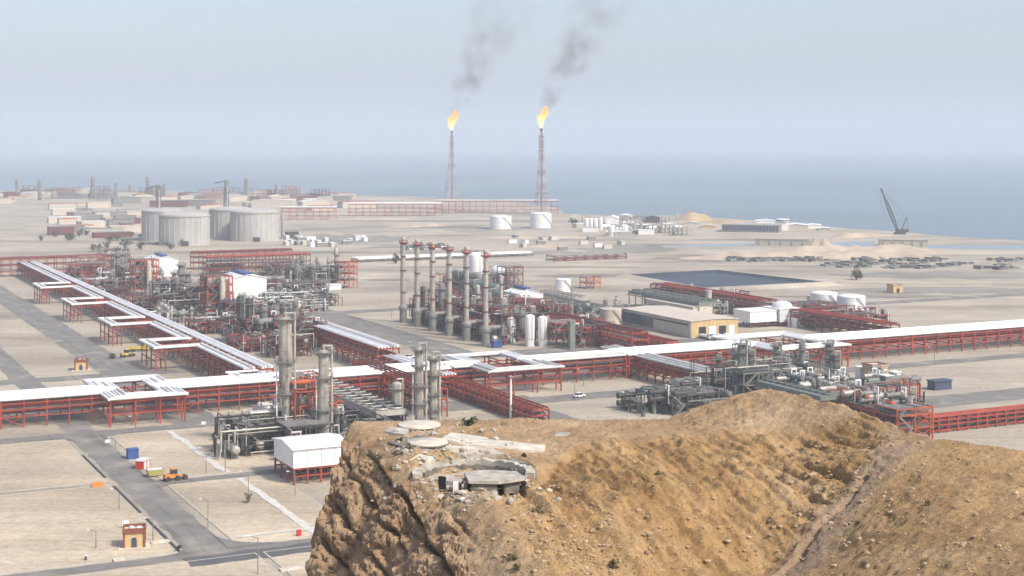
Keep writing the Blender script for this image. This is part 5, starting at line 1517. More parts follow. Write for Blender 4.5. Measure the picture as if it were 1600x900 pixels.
place(frame(14, 12, (4,8,11), 2, 2, 'red', deck='grey', seed=113), 'process_structure', 'red frame right of the three white vessels', 'steel frame', PL(*ab(880,540)), A)
S = [('shaft', MB().box(-1.3,1.3,-1.1,1.1,0,12).mesh(M['green'])), ('cap', MB().box(-1.6,1.6,-1.4,1.4,12.003,12.5).mesh(M['grey']))]
place(S, 'duct', 'square grey-green duct in front of the red three-storey rack', 'duct', PL(*ab(893,546)), A)
place(frame(10, 8, (3.5,7), 2, 1, 'orange_red', seed=114), 'gantry', 'small orange gantry on the sand beyond the coolers', 'gantry', PL(*ab(922,450)), A)
# warehouse with a yellow gable
S = box_building(26, 62, 7.6, 'yellow', 'tan', .6, None, doors=[('f',-9,-5,0,5,'black'),('f',-3.4,.6,0,5,'white'),('f',2.2,6.2,0,5,'black'),('f',7.8,11,0,5,'white')], pm='slabw',
                 windows=[])
k = MB(); k.box(-13.35,-13.05,-30.8,30.8,.3,7.3); S.append(('side_wall', k.mesh(M['beige'])))
k = MB(); k.box(-13.7,-13.36,2,30,1.2,6.4); S.append(('window', k.mesh(M['blueglass'])))
k = MB(); k.box(-13.62,-13.36,-29,1,5.6,6.3); S.append(('vent_strip', k.mesh(M['dgrey'])))
a_, b_ = ab(1117, 526)
place(S, 'warehouse', 'long warehouse with a yellow gable end, tan roof and dark glazed side', 'warehouse', PL(a_,b_+31), A)
place(box_building(12, 46, 6.5, 'slabw', 'tan', .8), 'long_shed', 'long pale shed with a tan roof behind the warehouse', 'shed', PL(*ab(1060,492)), A)
for i, (x, lab) in enumerate([(1103,'white truck parked at the yellow gable, left one'),(1128,'white truck parked at the yellow gable, right one')]):
    o = place(vehicle('truck','white'), 'truck', lab, 'truck', PL(*ab(x,530)), A-math.pi/2, 'trucks at the warehouse'); 
S = [('shaft', MB().cyl((0,0,0),(0,0,12.5),1.7,16).mesh(M['beige'])), ('cap', MB().cyl((0,0,12.503),(0,0,13.4),1.9,16).mesh(M['alu'])), ('base', MB().cyl((0,0,0),(0,0,1.5),2.4,16).mesh(M['concrete']))]
place(S, 'vent_stack', 'short beige vent stack behind the yellow gable', 'chimney', PL(*ab(1107,493)), A)
fill('around the long green coolers by the pond', region(1080,486,60,40), [('upright',8,'grey',(1.0,7)),('exch',10,'grey',(.8,9)),('drum',8,'maroon',(1.2,8))], seed=115)
tangle(1090,486,60,36,7,50,'pipe tangle between the long coolers and the dull red rack',116,('grey','maroon','alu','dgrey'))
def on_stilts(w, d, z0, h, wall, lab, x, y, dome=False):
    S = [('wall', MB().box(-w/2,w/2,-d/2,d/2,z0,z0+h).mesh(M[wall])), ('roof', MB().box(-w/2-.3,w/2+.3,-d/2-.3,d/2+.3,z0+h+.003,z0+h+.35).mesh(M['white']))]
    pm = MB().box(-.25,.25,-.25,.25,0,z0).mesh(M['maroon'])
    for i in range(4):
        for j in range(2): S.append(('post', pm, None, (-w/2+.5+(w-1)*i/3, (-1,1)[j]*(d/2-.5), 0)))
    S.append(('beam', MB().box(-w/2+.8,w/2-.8,-d/2+.35,-d/2+.65,z0*.45,z0*.45+.4).mesh(M['maroon'])))
    if dome: S.append(('dome', MB().lathe([(5,z0+h+.36),(5,z0+h+.9)]+[(5*math.cos(t*math.pi/16),z0+h+.9+2.6*math.sin(t*math.pi/16)) for t in range(1,8)]+[(.01,z0+h+3.5)], n=20).mesh(M['lilac'])))
    place(S, 'compressor_house', lab, 'building', PL(*ab(x,y)), A)
on_stilts(16, 14, 2.6, 5.2, 'white', 'white box building on dark red stilts right of the warehouse', 1180, 509)
on_stilts(13, 14, 2.2, 6.2, 'lilac', 'pale lilac building with a dome on its roof', 1222, 507, True)
place(box_building(5, 6, 4.2, 'white', 'white'), 'cabin', 'small white cabin beside the lilac domed building', 'cabin', PL(*ab(1243,511)), A)
place(frame(26, 14, (3.5,6.5,9), 4, 2, 'maroon', deck='dgrey', seed=117), 'process_structure', 'dull red structure behind the lilac domed building', 'steel frame', PL(*ab(1262,500)), A)
place(frame(26, 12, (3.5,6.5), 4, 2, 'maroon', deck='dgrey', seed=118), 'process_structure', 'dull red structure in front of the wide white tanks', 'steel frame', PL(*ab(1320,510)), A)
fill('in the dull red structures by the white tanks', region(1300,506,60,24), [('upright',8,'maroon',(.9,7)),('exch',10,'maroon',(.8,8)),('drum',8,'grey',(1.2,8)),('pump',6,'grey',None)], seed=119)
tangle(1290,506,50,24,8,50,'pipe tangle in front of the wide white tanks',120,('maroon','maroon','grey','red'))
for i, (x, y, m) in enumerate([(1345,508,'white'),(1360,510,'slabw'),(1322,511,'grey')]):
    place(box_building(7, 5, 3.4, m, m), 'cabin', ['small white cabin at the foot of the dull red rack','pale cabin at the near end of the dull red rack','grey cabin under the dull red rack'][i], 'cabin', PL(*ab(x,y)), A)
place(box_building(3.5, 4, 5.5, 'yellow', 'tan'), 'cabin', 'small ochre cabin left of the wide white tanks', 'cabin', PL(*ab(1268,478)), A)

# ------------------------------------------------------------------ machinery behind the outcrop on the right
place(frame(24, 14, (3.5,6.5), 4, 2, 'dgrey', deck='grey', seed=121), 'process_structure', 'dark low structure with pale decks behind the outcrop dip', 'steel frame', PL(*ab(1080,640)), A)
place(fin_fan(22, 9, 6.8, 5, 2, 'green', 'dgrey'), 'air_cooler', 'dark air cooler at the left end of the machinery behind the outcrop', 'air cooler', PL(*ab(1050,637)), A)
place(fin_fan(22, 9, 7.2, 5, 2, 'alu', 'dgrey'), 'air_cooler', 'pale-topped air cooler behind the dark low structure', 'air cooler', PL(*ab(1100,624)), A)
for i, (x, y, h, r, lab, m) in enumerate([(1158,636,22,1.15,'grey-green column ringed with platforms behind the outcrop peak, leftmost','green'),(1172,628,17,.8,'slim grey column beside the leftmost ringed column','grey'),
        (1213,612,17,1.0,'grey-green column with platforms under the right pipe loop','green'),(1224,608,13,.8,'short grey column beside the one under the right pipe loop','grey'),(1294,603,16,1.1,'dark grey-green column standing alone right of the pipe loop','green'),(1306,604,12,.7,'thin tan column beside the lone dark one','beige')]):
    place(column(h, r, m, (.25,.45,.65,.85,.98), 3, seed=20+i), 'process_column', lab, 'column', PL(*ab(x,y)), A-.3)
place(frame(18, 12, (5,9,13), 3, 2, 'green', deck='dgrey', seed=122), 'process_structure', 'grey-green frame around the leftmost ringed column', 'steel frame', PL(*ab(1180,636)), A)
place(frame(14, 10, (4,8), 2, 1, 'maroon', deck='grey', seed=123), 'process_structure', 'maroon frame between the ringed columns behind the peak', 'steel frame', PL(*ab(1215,620)), A)
fill('behind the dip of the sandy outcrop', region(1090,636,50,22), [('upright',8,'green',(.9,6)),('exch',12,'dgrey',(.8,8)),('drum',10,'dgrey',(1.2,7)),('pump',6,'dgrey',None),('drum',5,'grey',(1.2,8))], seed=124, decks=(0,0,3.6))
tangle(1090,636,54,24,8,50,'dark pipe tangle behind the dip of the outcrop',125,('grey','dgrey','green','dgrey'))
fill('among the ringed columns behind the peak', region(1200,622,44,26), [('upright',12,'green',(.9,10)),('upright',8,'grey',(.8,9)),('exch',8,'dgrey',(.8,7)),('drum',8,'green',(1.1,7))], seed=126, decks=(0,4,8))
tangle(1190,628,48,28,15,70,'grey-green pipe tangle among the ringed columns',127,('grey','green','dgrey','alu','maroon'))
# long low process deck running down to the right
aM = ab(1425, 682)[0]
b0, b1 = bU(aM, 1440), bU(aM, 1225)
rack('process_rack', 'long red rack with crowded grey decks running down behind the outcrop to the right', aM-3, b0, 'U', b1-b0, 12, (3.2,5.6,8.0), 6, m='red', top=(6,.3), white='grey', seed=130, brace_every=2)
fill('on the long rack behind the right flank of the outcrop', (aM-8,aM+2,b0+3,b1-3), [('exch',16,'grey',(.7,7)),('drum',14,'alu',(.9,6)),('upright',10,'grey',(.7,4)),('drum',8,'orange_red',(1.0,5))], seed=131, decks=(8.1,5.7))
place(fin_fan(round((b1-b0)*.5,1), 8, 10.2, 10, 1, 'green', 'red'), 'air_cooler', 'narrow air cooler with one row of fans on the long right rack', 'air cooler', PL(aM-13,(b0+b1)/2+10), A+math.pi/2)
tangle(1340,640,46,30,9,60,'pipe tangle beside the long right rack',132,('grey','dgrey','alu','red'))
place(frame(14, 10, (4,8,10), 2, 1, 'orange_red', deck='grey', seed=133), 'process_structure', 'orange-red frame at the near end of the long right rack', 'steel frame', PL(*ab(1412,684)), A)
place(frame(8, 8, (4,7,10), 1, 1, 'orange_red', deck='grey', seed=134), 'process_structure', 'small orange-red frame halfway along the long right rack', 'steel frame', PL(*ab(1320,662)), A)
place(frame(8, 8, (3,6), 1, 1, 'orange_red', seed=135), 'process_structure', 'orange-red frame at the far right below the ochre cabin', 'steel frame', PL(*ab(1412,626)), A)
a_, b_ = ab(1440, 676)
rack('pipe_bridge', 'low bright red rack at the right end behind the outcrop', a_, b_, 'V', 60, 6, (1.6,3.2,4.6), 4, m='red', top=(4,.25), white='red', seed=136, brace_every=2)
place(box_building(7.2, 6, 6, 'yellow', 'tan', parapet=.7, pm='brownwall', windows=[('f',-2.4,-.8,3,4.6,'black'),('f',.8,2.4,3,4.6,'black')]), 'gatehouse', 'ochre cabin with a dark parapet right of the ringed columns', 'building', PL(*ab(1367,595)), A)
place(box_building(8, 4, 3.2, 'bluedark', 'bluedark'), 'container', 'dark blue container beside the road at the far right', 'container', PL(*ab(1468,608)), A)
for i, (x, y) in enumerate([(1345,592),(1375,597),(1398,600),(1385,606)]):
    place(box_building(3, 3, 4.5, 'white' if i % 2 == 0 else 'green', 'white'), 'electrical_cabinet', ['white cabinet left of the ochre cabin','grey-green cabinet in front of the ochre cabin','white cabinet right of the ochre cabin','grey-green cabinet below the ochre cabin'][i], 'cabinet', PL(*ab(x,y)), A)
fill('around the ochre cabin on the right', region(1350,606,46,18), [('upright',8,'grey',(.9,5)),('exch',8,'alu',(.8,7)),('drum',8,'green',(1.0,6)),('pump',6,'dgrey',None)], seed=137)

# ------------------------------------------------------------------ more of the crowd seen at mid distance
EX = [(150,458,26,14,(4,8),'red',3,'red frame under the thin cross rack'),(178,418,20,12,(5,9,13),'maroon',2,'maroon frame left of two small grey columns'),
      (262,470,18,12,(4,8,11),'grey',2,'grey frame left of the nearer red tower'),(366,466,16,12,(4,8,12),'grey',2,'grey frame between red tower and white hall'),
      (415,500,22,14,(4,7),'maroon',3,'low maroon frame below the nearer white hall'),(448,476,26,12,(4,7),'grey',3,'low grey frame right of the nearer white hall'),
      (395,548,20,9,(3,6),'red',3,'low red frame at the diagonal bridge end'),(452,556,16,10,(4,8),'maroon',2,'maroon frame left of the two-storey bridge'),
      (500,478,18,10,(3,6),'grey',2,'low grey frame at the yard road bend'),(440,430,26,10,(5,9),'maroon',3,'maroon frame before the long red racks'),
      (350,428,24,10,(5,9),'grey',3,'grey frame right of the farther white hall'),(830,505,16,12,(4,8,11),'maroon',2,'maroon frame behind the white upright vessels'),
      (862,515,14,12,(4,8,12),'red',2,'red frame by the small blue-ridged hall'),(770,470,20,14,(5,10,15),'maroon',2,'maroon frame behind the last two stacks'),
      (720,458,18,12,(5,10),'grey',2,'grey frame behind the middle stacks'),(910,520,18,12,(3.5,7),'red',3,'red frame beside the beige round tank'),
      (135,442,22,14,(4,8,12),'red',3,'tall red frame at the left margin'),(168,470,22,10,(4,7),'maroon',3,'low maroon frame above the first loops'),
      (236,486,20,12,(4,8),'maroon',2,'maroon frame below the farther red tower'),(330,520,22,10,(3,6),'red',3,'low red frame beyond the third side loop'),
      (372,505,16,12,(4,8,11),'maroon',2,'maroon frame at the nearer tower foot'),(452,512,20,12,(4,8),'red',2,'red frame right of the maroon unit'),
      (480,545,14,10,(4,8,11),'maroon',2,'maroon frame hugging the two-storey bridge'),(800,512,20,14,(5,10,14),'red',2,'tall red frame behind the white vessels'),
      (845,497,18,12,(4,8),'maroon',2,'low maroon frame by the green cooler'),(920,540,20,10,(4,7,9),'red',3,'red frame in front of the three-storey rack'),
      (1130,478,24,12,(3.5,7),'maroon',3,'maroon frame behind the white stilted box'),(1060,470,22,12,(3.5,6),'maroon',3,'low maroon frame near the pond bank'),
      (475,462,26,14,(4,8),'grey',3,'grey frame before the yellow containers'),(420,455,18,12,(4,7),'maroon',2,'maroon frame right behind the white hall'),
      (940,535,16,8,(3,5.5),'orange_red',2,'low orange-red frame at the three-storey rack')]
for (x, y, w, d, lv, m, nx, lab) in EX:
    place(frame(w, d, lv, nx, 2 if d > 9 else 1, m, deck='dgrey', seed=int(x+y)), 'process_structure', lab, 'steel frame', PL(*ab(x,y)), A)
    short = lab.replace(' frame',' frame,',1).split(',')[0]
    place(pipework(w+6, d+6, lv[-1]+2, 26, int(x*3+y), ('grey','dgrey','maroon','alu')), 'pipework', 'pipe tangle threading the '+lab, 'pipework', PL(*ab(x,y)), A)
    fill('on the '+lab, region(x,y,w-3,d-2), [('upright',3,'grey',(.8,6)),('drum',3,'alu',(.9,6)),('exch',3,'dgrey',(.7,6))], seed=int(x), decks=(0,)+tuple(lv[:-1]))
# ------------------------------------------------------------------ lower left: roadside things
def guardhouse(w, d, h):
    S = [('wall', MB().box(-w/2,w/2,-d/2,d/2,0,h).mesh(M['yellow']))]
    p = MB(); e = .25
    for (x0,x1,y0,y1) in ((-w/2-e,w/2+e,-d/2-e,-d/2+.1),(-w/2-e,w/2+e,d/2-.1,d/2+e),(-w/2-e,-w/2+.1,-d/2+.103,d/2-.103),(w/2-.1,w/2+e,-d/2+.103,d/2-.103)): p.box(x0,x1,y0,y1,h-.35,h+.75)
    S.append(('parapet', p.mesh(M['brownwall'])))
    c = MB()
    for sx in (-1,1):
        for sy in (-1,1): c.cbox(sx*(w/2-.1), sy*(d/2-.1), .02, .55, .55, h-.4)
    S.append(('corner_pillar', c.mesh(M['brownwall'])) if False else ('roof', MB().box(-w/2+.11,w/2-.11,-d/2+.11,d/2-.11,h+.003,h+.12).mesh(M['slabw'])))
    for sx in (-1,1):
        for sy in (-1,1): S.append(('corner_pillar', MB().cbox(sx*(w/2-.1), sy*(d/2-.1), .02, .5, .5, h-.4).mesh(M['brownwall'])))
    arch = [(-.6,.02),(.6,.02),(.6,1.9)]+[(.6*math.cos(t*math.pi/8),1.9+.6*math.sin(t*math.pi/8)) for t in range(1,8)]+[(-.6,1.9)]
    dm = MB(); n = len(arch)
    dm.add([(x,-d/2-.05,z) for x,z in arch]+[(x,-d/2-.004,z) for x,z in arch], [tuple(range(n-1,-1,-1)) if False else tuple(range(n))]+[(i,n+i,n+(i+1)%n,(i+1)%n) for i in range(n)])
    fr = MB()
    for i in range(2, n-1): fr.bar((arch[i][0]*1.12,-d/2-.06,arch[i][1]+.05),(arch[i+1][0]*1.12 if i+1<n else -.67,-d/2-.06,arch[i+1][1]+.05),.14)
    S.append(('door', dm.mesh(M['bluedark']), [('arch', fr.mesh(M['slabw']))]))
    S.append(('window', MB().box(-w/2-.05,-w/2-.004,-.5,.5,1.5,2.6).mesh(M['bluedark'])))
    S.append(('plinth', MB().box(-w/2-1.1,w/2+1.1,-d/2-1.1,d/2+1.1,-.05,.22).mesh(M['slabw'])))
    S.append(('water_tank', MB().cyl((-.6,.4,h+.13),(-.6,.4,h+.65),.5,14).mesh(M['white'])))
    S.append(('cooling_unit', MB().box(.6,1.5,-.2,.6,h+.13,h+.6).mesh(M['white'])))
    return S
place(guardhouse(4.6,4.2,3.7), 'guardhouse', 'ochre guardhouse with a red-brown parapet and arched door beside the main road', 'guardhouse', PL(*ab(210,853)), A-.25)
place(guardhouse(4.8,4.4,3.8), 'guardhouse', 'ochre guardhouse at the left edge by the road fork under the diagonal bridge', 'guardhouse', PL(*ab(127,578)), A-.25)
place(box_building(3.0, 2.6, 2.5, 'bluepaint', 'bluepaint', eave=.1), 'skip_container', 'blue container at the road corner, first of the roadside row', 'container', PL(*ab(207,716)), A)
place(box_building(4.2, 2.4, 2.2, 'hotred', 'lilac', eave=.15, doors=[('f',-1.5,-.7,0,1.8,'white'),('f',.4,1.2,0,1.8,'white')]), 'cabin', 'red and white cabin with a pale blue roof between blue container and olive skip', 'cabin', PL(*ab(223,731)), A+.9)
S = [('hopper', MB().add([(-1.8,-1.1,.35),(1.8,-1.1,.35),(1.8,1.1,.35),(-1.8,1.1,.35),(-2.3,-1.3,2.0),(2.3,-1.3,2.0),(2.3,1.3,2.0),(-2.3,1.3,2.0)], [(0,1,5,4),(1,2,6,5),(2,3,7,6),(3,0,4,7),(3,2,1,0)]).mesh(M['olive'])),
     ('load', MB().box(-2.0,2.0,-1.15,1.15,1.6,1.95).mesh(M['white'])), ('skid', MB().box(-1.6,1.6,-.9,.9,0,.35).mesh(M['dgrey']))]
place(S, 'waste_skip', 'olive-yellow waste skip with white rubbish beside the main road', 'skip', PL(*ab(242,744)), A)
place(vehicle('loader','orange'), 'loader', 'orange wheel loader parked past the olive skip', 'loader', PL(*ab(270,751)), A+.1)
S = [('barrier_body', MB().prism([(-1.5,-.35),(1.5,-.35),(1.5,.35),(-1.5,.35)], .12, 1.1).mesh(M['orange'])), ('foot', MB().box(-1.3,-.7,-.45,.45,0,.12).mesh(M['dgrey'])), ('foot', MB().box(.7,1.3,-.45,.45,0,.12).mesh(M['dgrey'])), ('top_rail', MB().box(-1.4,1.4,-.2,.2,1.103,1.3).mesh(M['orange']))]
place(S, 'road_barrier', 'orange plastic barrier on the verge across the road from the skip', 'barrier', PL(*ab(153,761)), A)
S = [('cabinet_body', MB().box(-.5,.5,-.35,.35,.15,1.5).mesh(M['hotred'])), ('plinth', MB().box(-.6,.6,-.45,.45,0,.15).mesh(M['concrete'])), ('door', MB().box(-.42,.42,-.39,-.354,.25,1.4).mesh(M['hotred']))]
place(S, 'hose_cabinet', 'bright red hose cabinet on the sandy plot near the cliff foot', 'cabinet', PL(*ab(467,838)), A)
S = [('post', MB().cyl((0,0,0),(0,0,1.0),.25,10).mesh(M['dgrey'])), ('cap', MB().cyl((0,0,1.0),(0,0,1.3),.27,10).mesh(M['white']))]
place(S, 'bollard', 'dark bollard with a white cap beside the gravel strip near the cliff', 'bollard', PL(*ab(492,839)), A)
place(S, 'bollard', 'dark bollard on the verge at the far left, below the guardhouse', 'bollard', PL(*ab(134,876)), A)
place(vehicle('loader','ylw'), 'loader', 'yellow loader on the yard under the diagonal bridge', 'loader', PL(*ab(197,558)), A+.4)
place(vehicle('truck','ylw'), 'truck', 'yellow truck parked near the yellow loader under the diagonal bridge', 'truck', PL(*ab(217,549)), A-.3)
LP = [(403,897,7.6,'pale lamp post by the fresh asphalt patch in the near crossroads'),(325,827,6.8,'lamp post at the road edge of the sandy plot'),(322,741,7,'lamp post on the side road between the two plots'),
      (388,785,7.5,'lamp post standing in the plot beside the bare shrub'),(352,738,8,'lamp post on the side road, left of the shed'),(461,775,6,'lamp post in front of the white shed'),
      (212,672,4,'short lamp post on the cross road above the blue container'),(331,662,4,'short lamp post on the cross road near the silver drums'),(180,706,4,'sign pole at the corner before the blue container'),
      (150,858,4,'thin pole left of the guardhouse'),(239,846,5,'thin pole right of the guardhouse'),(186,798,5,'pole on the verge behind the guardhouse'),(648,592,14,'tall pale mast behind the close pair of columns'),(912,603,6,'lamp post on the road below the central bridge'),
      (898,616,4,'short lamp post beside the road below the central bridge'),(230,575,6,'lamp post by the fork under the diagonal bridge'),(1460,570,7,'lamp post on the road right of the ochre cabin'),(508,494,5,'lamp post at the bend before the stacks'),(612,497,5,'lamp post on the corner of the yard left of the stacks')]
for (x, y, h, lab) in LP:
    place(lamp_post(h), 'lamp_post', lab, 'lamp post', PL(*ab(x,y)), A+2.4)
S = [('pole', MB().cyl((0,0,0),(0,0,14.2),.42,12,.3).mesh(M['white'])), ('head_frame', MB().lathe([(.3,13.6),(1.0,13.7),(1.0,14.0),(.3,14.1)], n=14).mesh(M['grey'])), ('base_plate', MB().box(-.9,.9,-.9,.9,0,.4).mesh(M['concrete']))]
place(S, 'mast', 'lone thick white mast in front of the widest pipe loop', 'mast', PL(*ab(798,655)), A)
S = [('post', MB().cyl((-.5,0,0),(-.5,0,1.8),.06,8).mesh(M['grey'])), ('post', MB().cyl((.5,0,0),(.5,0,1.8),.06,8).mesh(M['grey'])), ('board', MB().box(-.75,.75,-.04,.04,1.0,1.9).mesh(M['white']))]
for (x, y, lab) in [(168,697,'small white signboard at the corner of the cross road'),(196,826,'small white signboard on the sand behind the guardhouse'),(318,668,'small white signboard beside the cross road by the drums')]:
    place(S, 'signboard', lab, 'sign', PL(*ab(x,y)), A)
for (x, y, w, lab) in [(186,876,2.6,'white concrete block lying below the guardhouse'),(250,848,4.2,'pale concrete slab on the sand right of the guardhouse'),(455,890,5.0,'pale slab on the corner plot by the cliff foot')]:
    place([('slab', MB().box(-w/2,w/2,-.8,.8,0,.45).mesh(M['slabw'])), ('lip', MB().box(-w/2,w/2,-.95,-.803,0,.3).mesh(M['slabw']))], 'concrete_slab', lab, 'slab', PL(*ab(x,y)), A)
for (x, y, m, lab) in [(974,620,'white','white pickup seen on the road below the central bridge'),(1068,632,'dgrey','dark car parked at the pale yard left of the dark machinery'),(1012,640,'maroon','maroon car on the pale yard behind the outcrop'),(640,560,'white','white car on the road between yard and stacks'),(905,621,'white','white car by the short lamp post below the central bridge')]:
    place(vehicle('car',m), 'car', lab, 'car', PL(*ab(x,y)), A+.1)

# ------------------------------------------------------------------ scrub
LEAF = mat('dusty_leaves', (0.085, 0.095, 0.045), 0.9, var=0.45, scale=1.5)
DRY = mat('dry_scrub', (0.17, 0.15, 0.075), 0.95, var=0.4, scale=2)
@cached
def bush(w, h, n, seed, m='LEAF', leaf=.22):
    rnd = random.Random(seed); mb = MB()
    cl = [(rnd.gauss(0,.32)*w/2, rnd.gauss(0,.32)*w/2, h*rnd.uniform(.3,.85), rnd.uniform(.25,.45)*w/2) for _ in range(7)]
    for i in range(n):
        cx, cy, cz, cr = rnd.choice(cl)
        p = Vector((cx+rnd.gauss(0,.55)*cr, cy+rnd.gauss(0,.55)*cr, max(.05, cz+rnd.gauss(0,.5)*cr)))
        u = Vector((rnd.uniform(-1,1),rnd.uniform(-1,1),rnd.uniform(-1,1))).normalized(); v = u.cross(Vector((rnd.uniform(-1,1),rnd.uniform(-1,1),1))).normalized()
        s = leaf*w*rnd.uniform(.3,.7)*.5
        mb.add([p-u*s-v*s*.5, p+u*s-v*s*.5, p+u*s*.7+v*s*.6, p-u*s*.7+v*s*.6], [(0,1,2,3)])
    st = MB()
    for (cx,cy,cz,cr) in cl: st.cyl((0,0,-.3),(cx,cy,cz),.03*w,5,.012*w)
    return [('foliage', mb.mesh({'LEAF':LEAF,'DRY':DRY}[m])), ('stem', st.mesh(DRY))]
for (x, y, w, h, lab) in [(1338,437,9,7,'dark round bush alone on the sand right of the lined pond'),(388,786,2.2,3.2,'bare dry shrub in the middle of the lower sandy plot'),(335,688,2.6,2.0,'dark bush on the plot below the silver drums'),
        (618,412,8,8,'dark bush by the white pipe run left of the farthest stack'),(897,352,14,7,'dark bush right of the nearer flare tank'),(280,862,1.6,1.6,'dark scrub at the end of the roadside drain'),(175,560,4,2.0,'low shrub beside the yellow loader')]:
    place(bush(w,h,420,int(x),'DRY' if 'bare' in lab else 'LEAF'), 'bush', lab, 'bush', PL(*ab(x,y)), .3*x)
rnd = random.Random(5)
for i in range(26):
    x = rnd.choice([rnd.uniform(90,240), rnd.uniform(60,240), rnd.uniform(240,300)]); y = rnd.uniform(366,394)
    place(bush(7,5,220,200+i%5), 'bush', 'grey-green scrub bush on the plain before the concrete tanks', 'bush', PL(*ab(x,y)), rnd.uniform(0,6), 'scrub before the concrete tanks', rnd.uniform(.7,1.6))

# ------------------------------------------------------------------ far plain, port and shore
def shedlet(x, y, wpx, hpx, depth, wall, roof, lab, slope=.15, name='port_shed', cat='shed', group=None, rot=None):
    m = mpp(y); w, h = wpx*m, hpx*m
    p, q = W(x-5,y), W(x+5,y)
    S = box_building(round(w,1), depth, round(h*.75,1), wall, roof, round(h*.25,1) if slope else 0, eave=.6)
    return place(S, name, lab, cat, PL(*ab(x,y))+Vector((0,depth/2,0)), rot if rot is not None else -.12, group)
PORT = [(958,350,20,12,30,'white','white','white-roofed port shed, leftmost of the shore cluster'),(978,346,22,10,34,'alu','white','silver port shed with a steep white roof at the shore'),(1003,347,24,9,30,'alu','grey','grey-roofed port shed in the middle of the shore cluster'),
        (1022,348,22,11,30,'dgrey','grey','dark port shed at the right end of the shore cluster'),(985,358,34,8,26,'alu','alu','long silver shed in front of the shore cluster'),(1020,359,30,7,24,'grey','alu','long grey shed in front of the dark port shed'),
        (1046,356,24,6,24,'white','white','low white shed before the ochre sand heap'),(1000,366,40,6,20,'grey','alu','lowest long grey shed nearest the plain'),(1080,352,22,5,20,'tan','tan','tan shed on the ochre sand heap slope'),(1108,357,24,5,20,'yellow','tan','ochre shed at the foot of the sand heap'),
        (1248,359,34,9,30,'beige','white','shed with a wide white roof right of the port tower'),(1275,357,22,6,26,'white','white','small white-roofed shed at the right end of the port'),(1198,350,30,6,24,'white','white','white-roofed shed behind the long dark-windowed block'),(1290,360,18,4,20,'alu','white','low pale hut on the right of the port sheds')]
for t in PORT: shedlet(*t)
m = mpp(363)
w, d, h = 88*m, 26, 11*m
S = [('wall', MB().box(-w/2,w/2,-d/2,d/2,0,h).mesh(M['grey'])), ('roof', MB().box(-w/2-1,w/2+1,-d/2-1,d/2+1,h+.003,h+1).mesh(M['alu']))]
for k in range(18):
    S.append(('window', MB().box(-w/2+w*(k+.18)/18,-w/2+w*(k+.82)/18,-d/2-.3,-d/2-.004,h*.25,h*.8).mesh(M['bluedark'])))
place(S, 'port_block', 'long low block with a row of dark windows at the port', 'building', PL(*ab(1178,363))+Vector((0,13,0)), -.30)
S = [('wall', MB().box(-5,5,-5,5,0,9).mesh(M['white'])), ('lookout', MB().lathe([(0.01,9.0),(7,9.3),(7,11.5),(6.2,12.0),(.01,12.4)], n=12, smooth=False).mesh(M['white'])), ('window', MB().lathe([(7.05,9.9),(7.1,10.0),(7.1,11.1),(7.05,11.2)], n=12, smooth=False).mesh(M['bluedark']))]
place(S, 'port_tower', 'squat white port tower with an overhanging top', 'tower', PL(*ab(1223,360)), 0)
place(box_building(7, 6, 4.5, 'yellow', 'tan', parapet=.6, pm='brownwall', doors=[('f',-1,1,0,2.6,'black')]), 'gatehouse', 'small ochre house alone on the plain right of the pond', 'building', PL(*ab(1398,457)), A)
# crawler crane
def crane():
    S = [('track', MB().box(-5,5,-4.2,-2.6,0,1.8).mesh(M['dgrey'])), ('track', MB().box(-5,5,2.6,4.2,0,1.8).mesh(M['dgrey'])), ('house', MB().prism([(-6,-2.4),(4,-2.4),(4,2.4),(-6,2.4)],1.9,5.2).mesh(M['dgrey'])),
         ('cab', MB().box(2,5,2.403,4.2,2.2,5.0).mesh(M['glass'])), ('counterweight', MB().box(-8.2,-6.003,-2.8,2.8,1.9,5.0).mesh(M['dgrey']))]
    b = MB(); p0, p1 = Vector((2,0,3)), Vector((19,0,46)); n = 16
    ax = (p1-p0).normalized(); sx = Vector((ax.z,0,-ax.x)); sy = Vector((0,1,0))
    def c(k, i, j):
        f = k/n; wv = (.45+1.35*math.sin(math.pi*min(1,f*1.15+.05)))*.8; return p0.lerp(p1,f)+sx*(i*wv)+sy*(j*wv)
    cs = [(-1,-1),(1,-1),(1,1),(-1,1)]
    for k in range(n):
        for q in range(4):
            b.bar(c(k,*cs[q]), c(k+1,*cs[q]), .6); b.bar(c(k,*cs[q]), c(k+1,*cs[(q+1)%4]), .35)
    S.append(('boom', b.mesh(M['dgrey'])))
    mst = MB(); mst.bar((-2,0,5),(-7,0,17),.7); mst.bar((-7,0,17),(-7.5,0,5),.25); S.append(('mast', mst.mesh(M['dgrey'])))
    rp = MB(); rp.bar((-7,0,17),p1,.25); S.append(('stay', rp.mesh(M['dgrey'])))
    S.append(('hook_line', MB().bar(p1, p1-Vector((0,0,16)), .22).mesh(M['dgrey'])))
    return S
place(crane(), 'crawler_crane', 'dark crawler crane with its lattice boom raised beside the harbour basin', 'crane', PL(*ab(1406,366)), R(180))
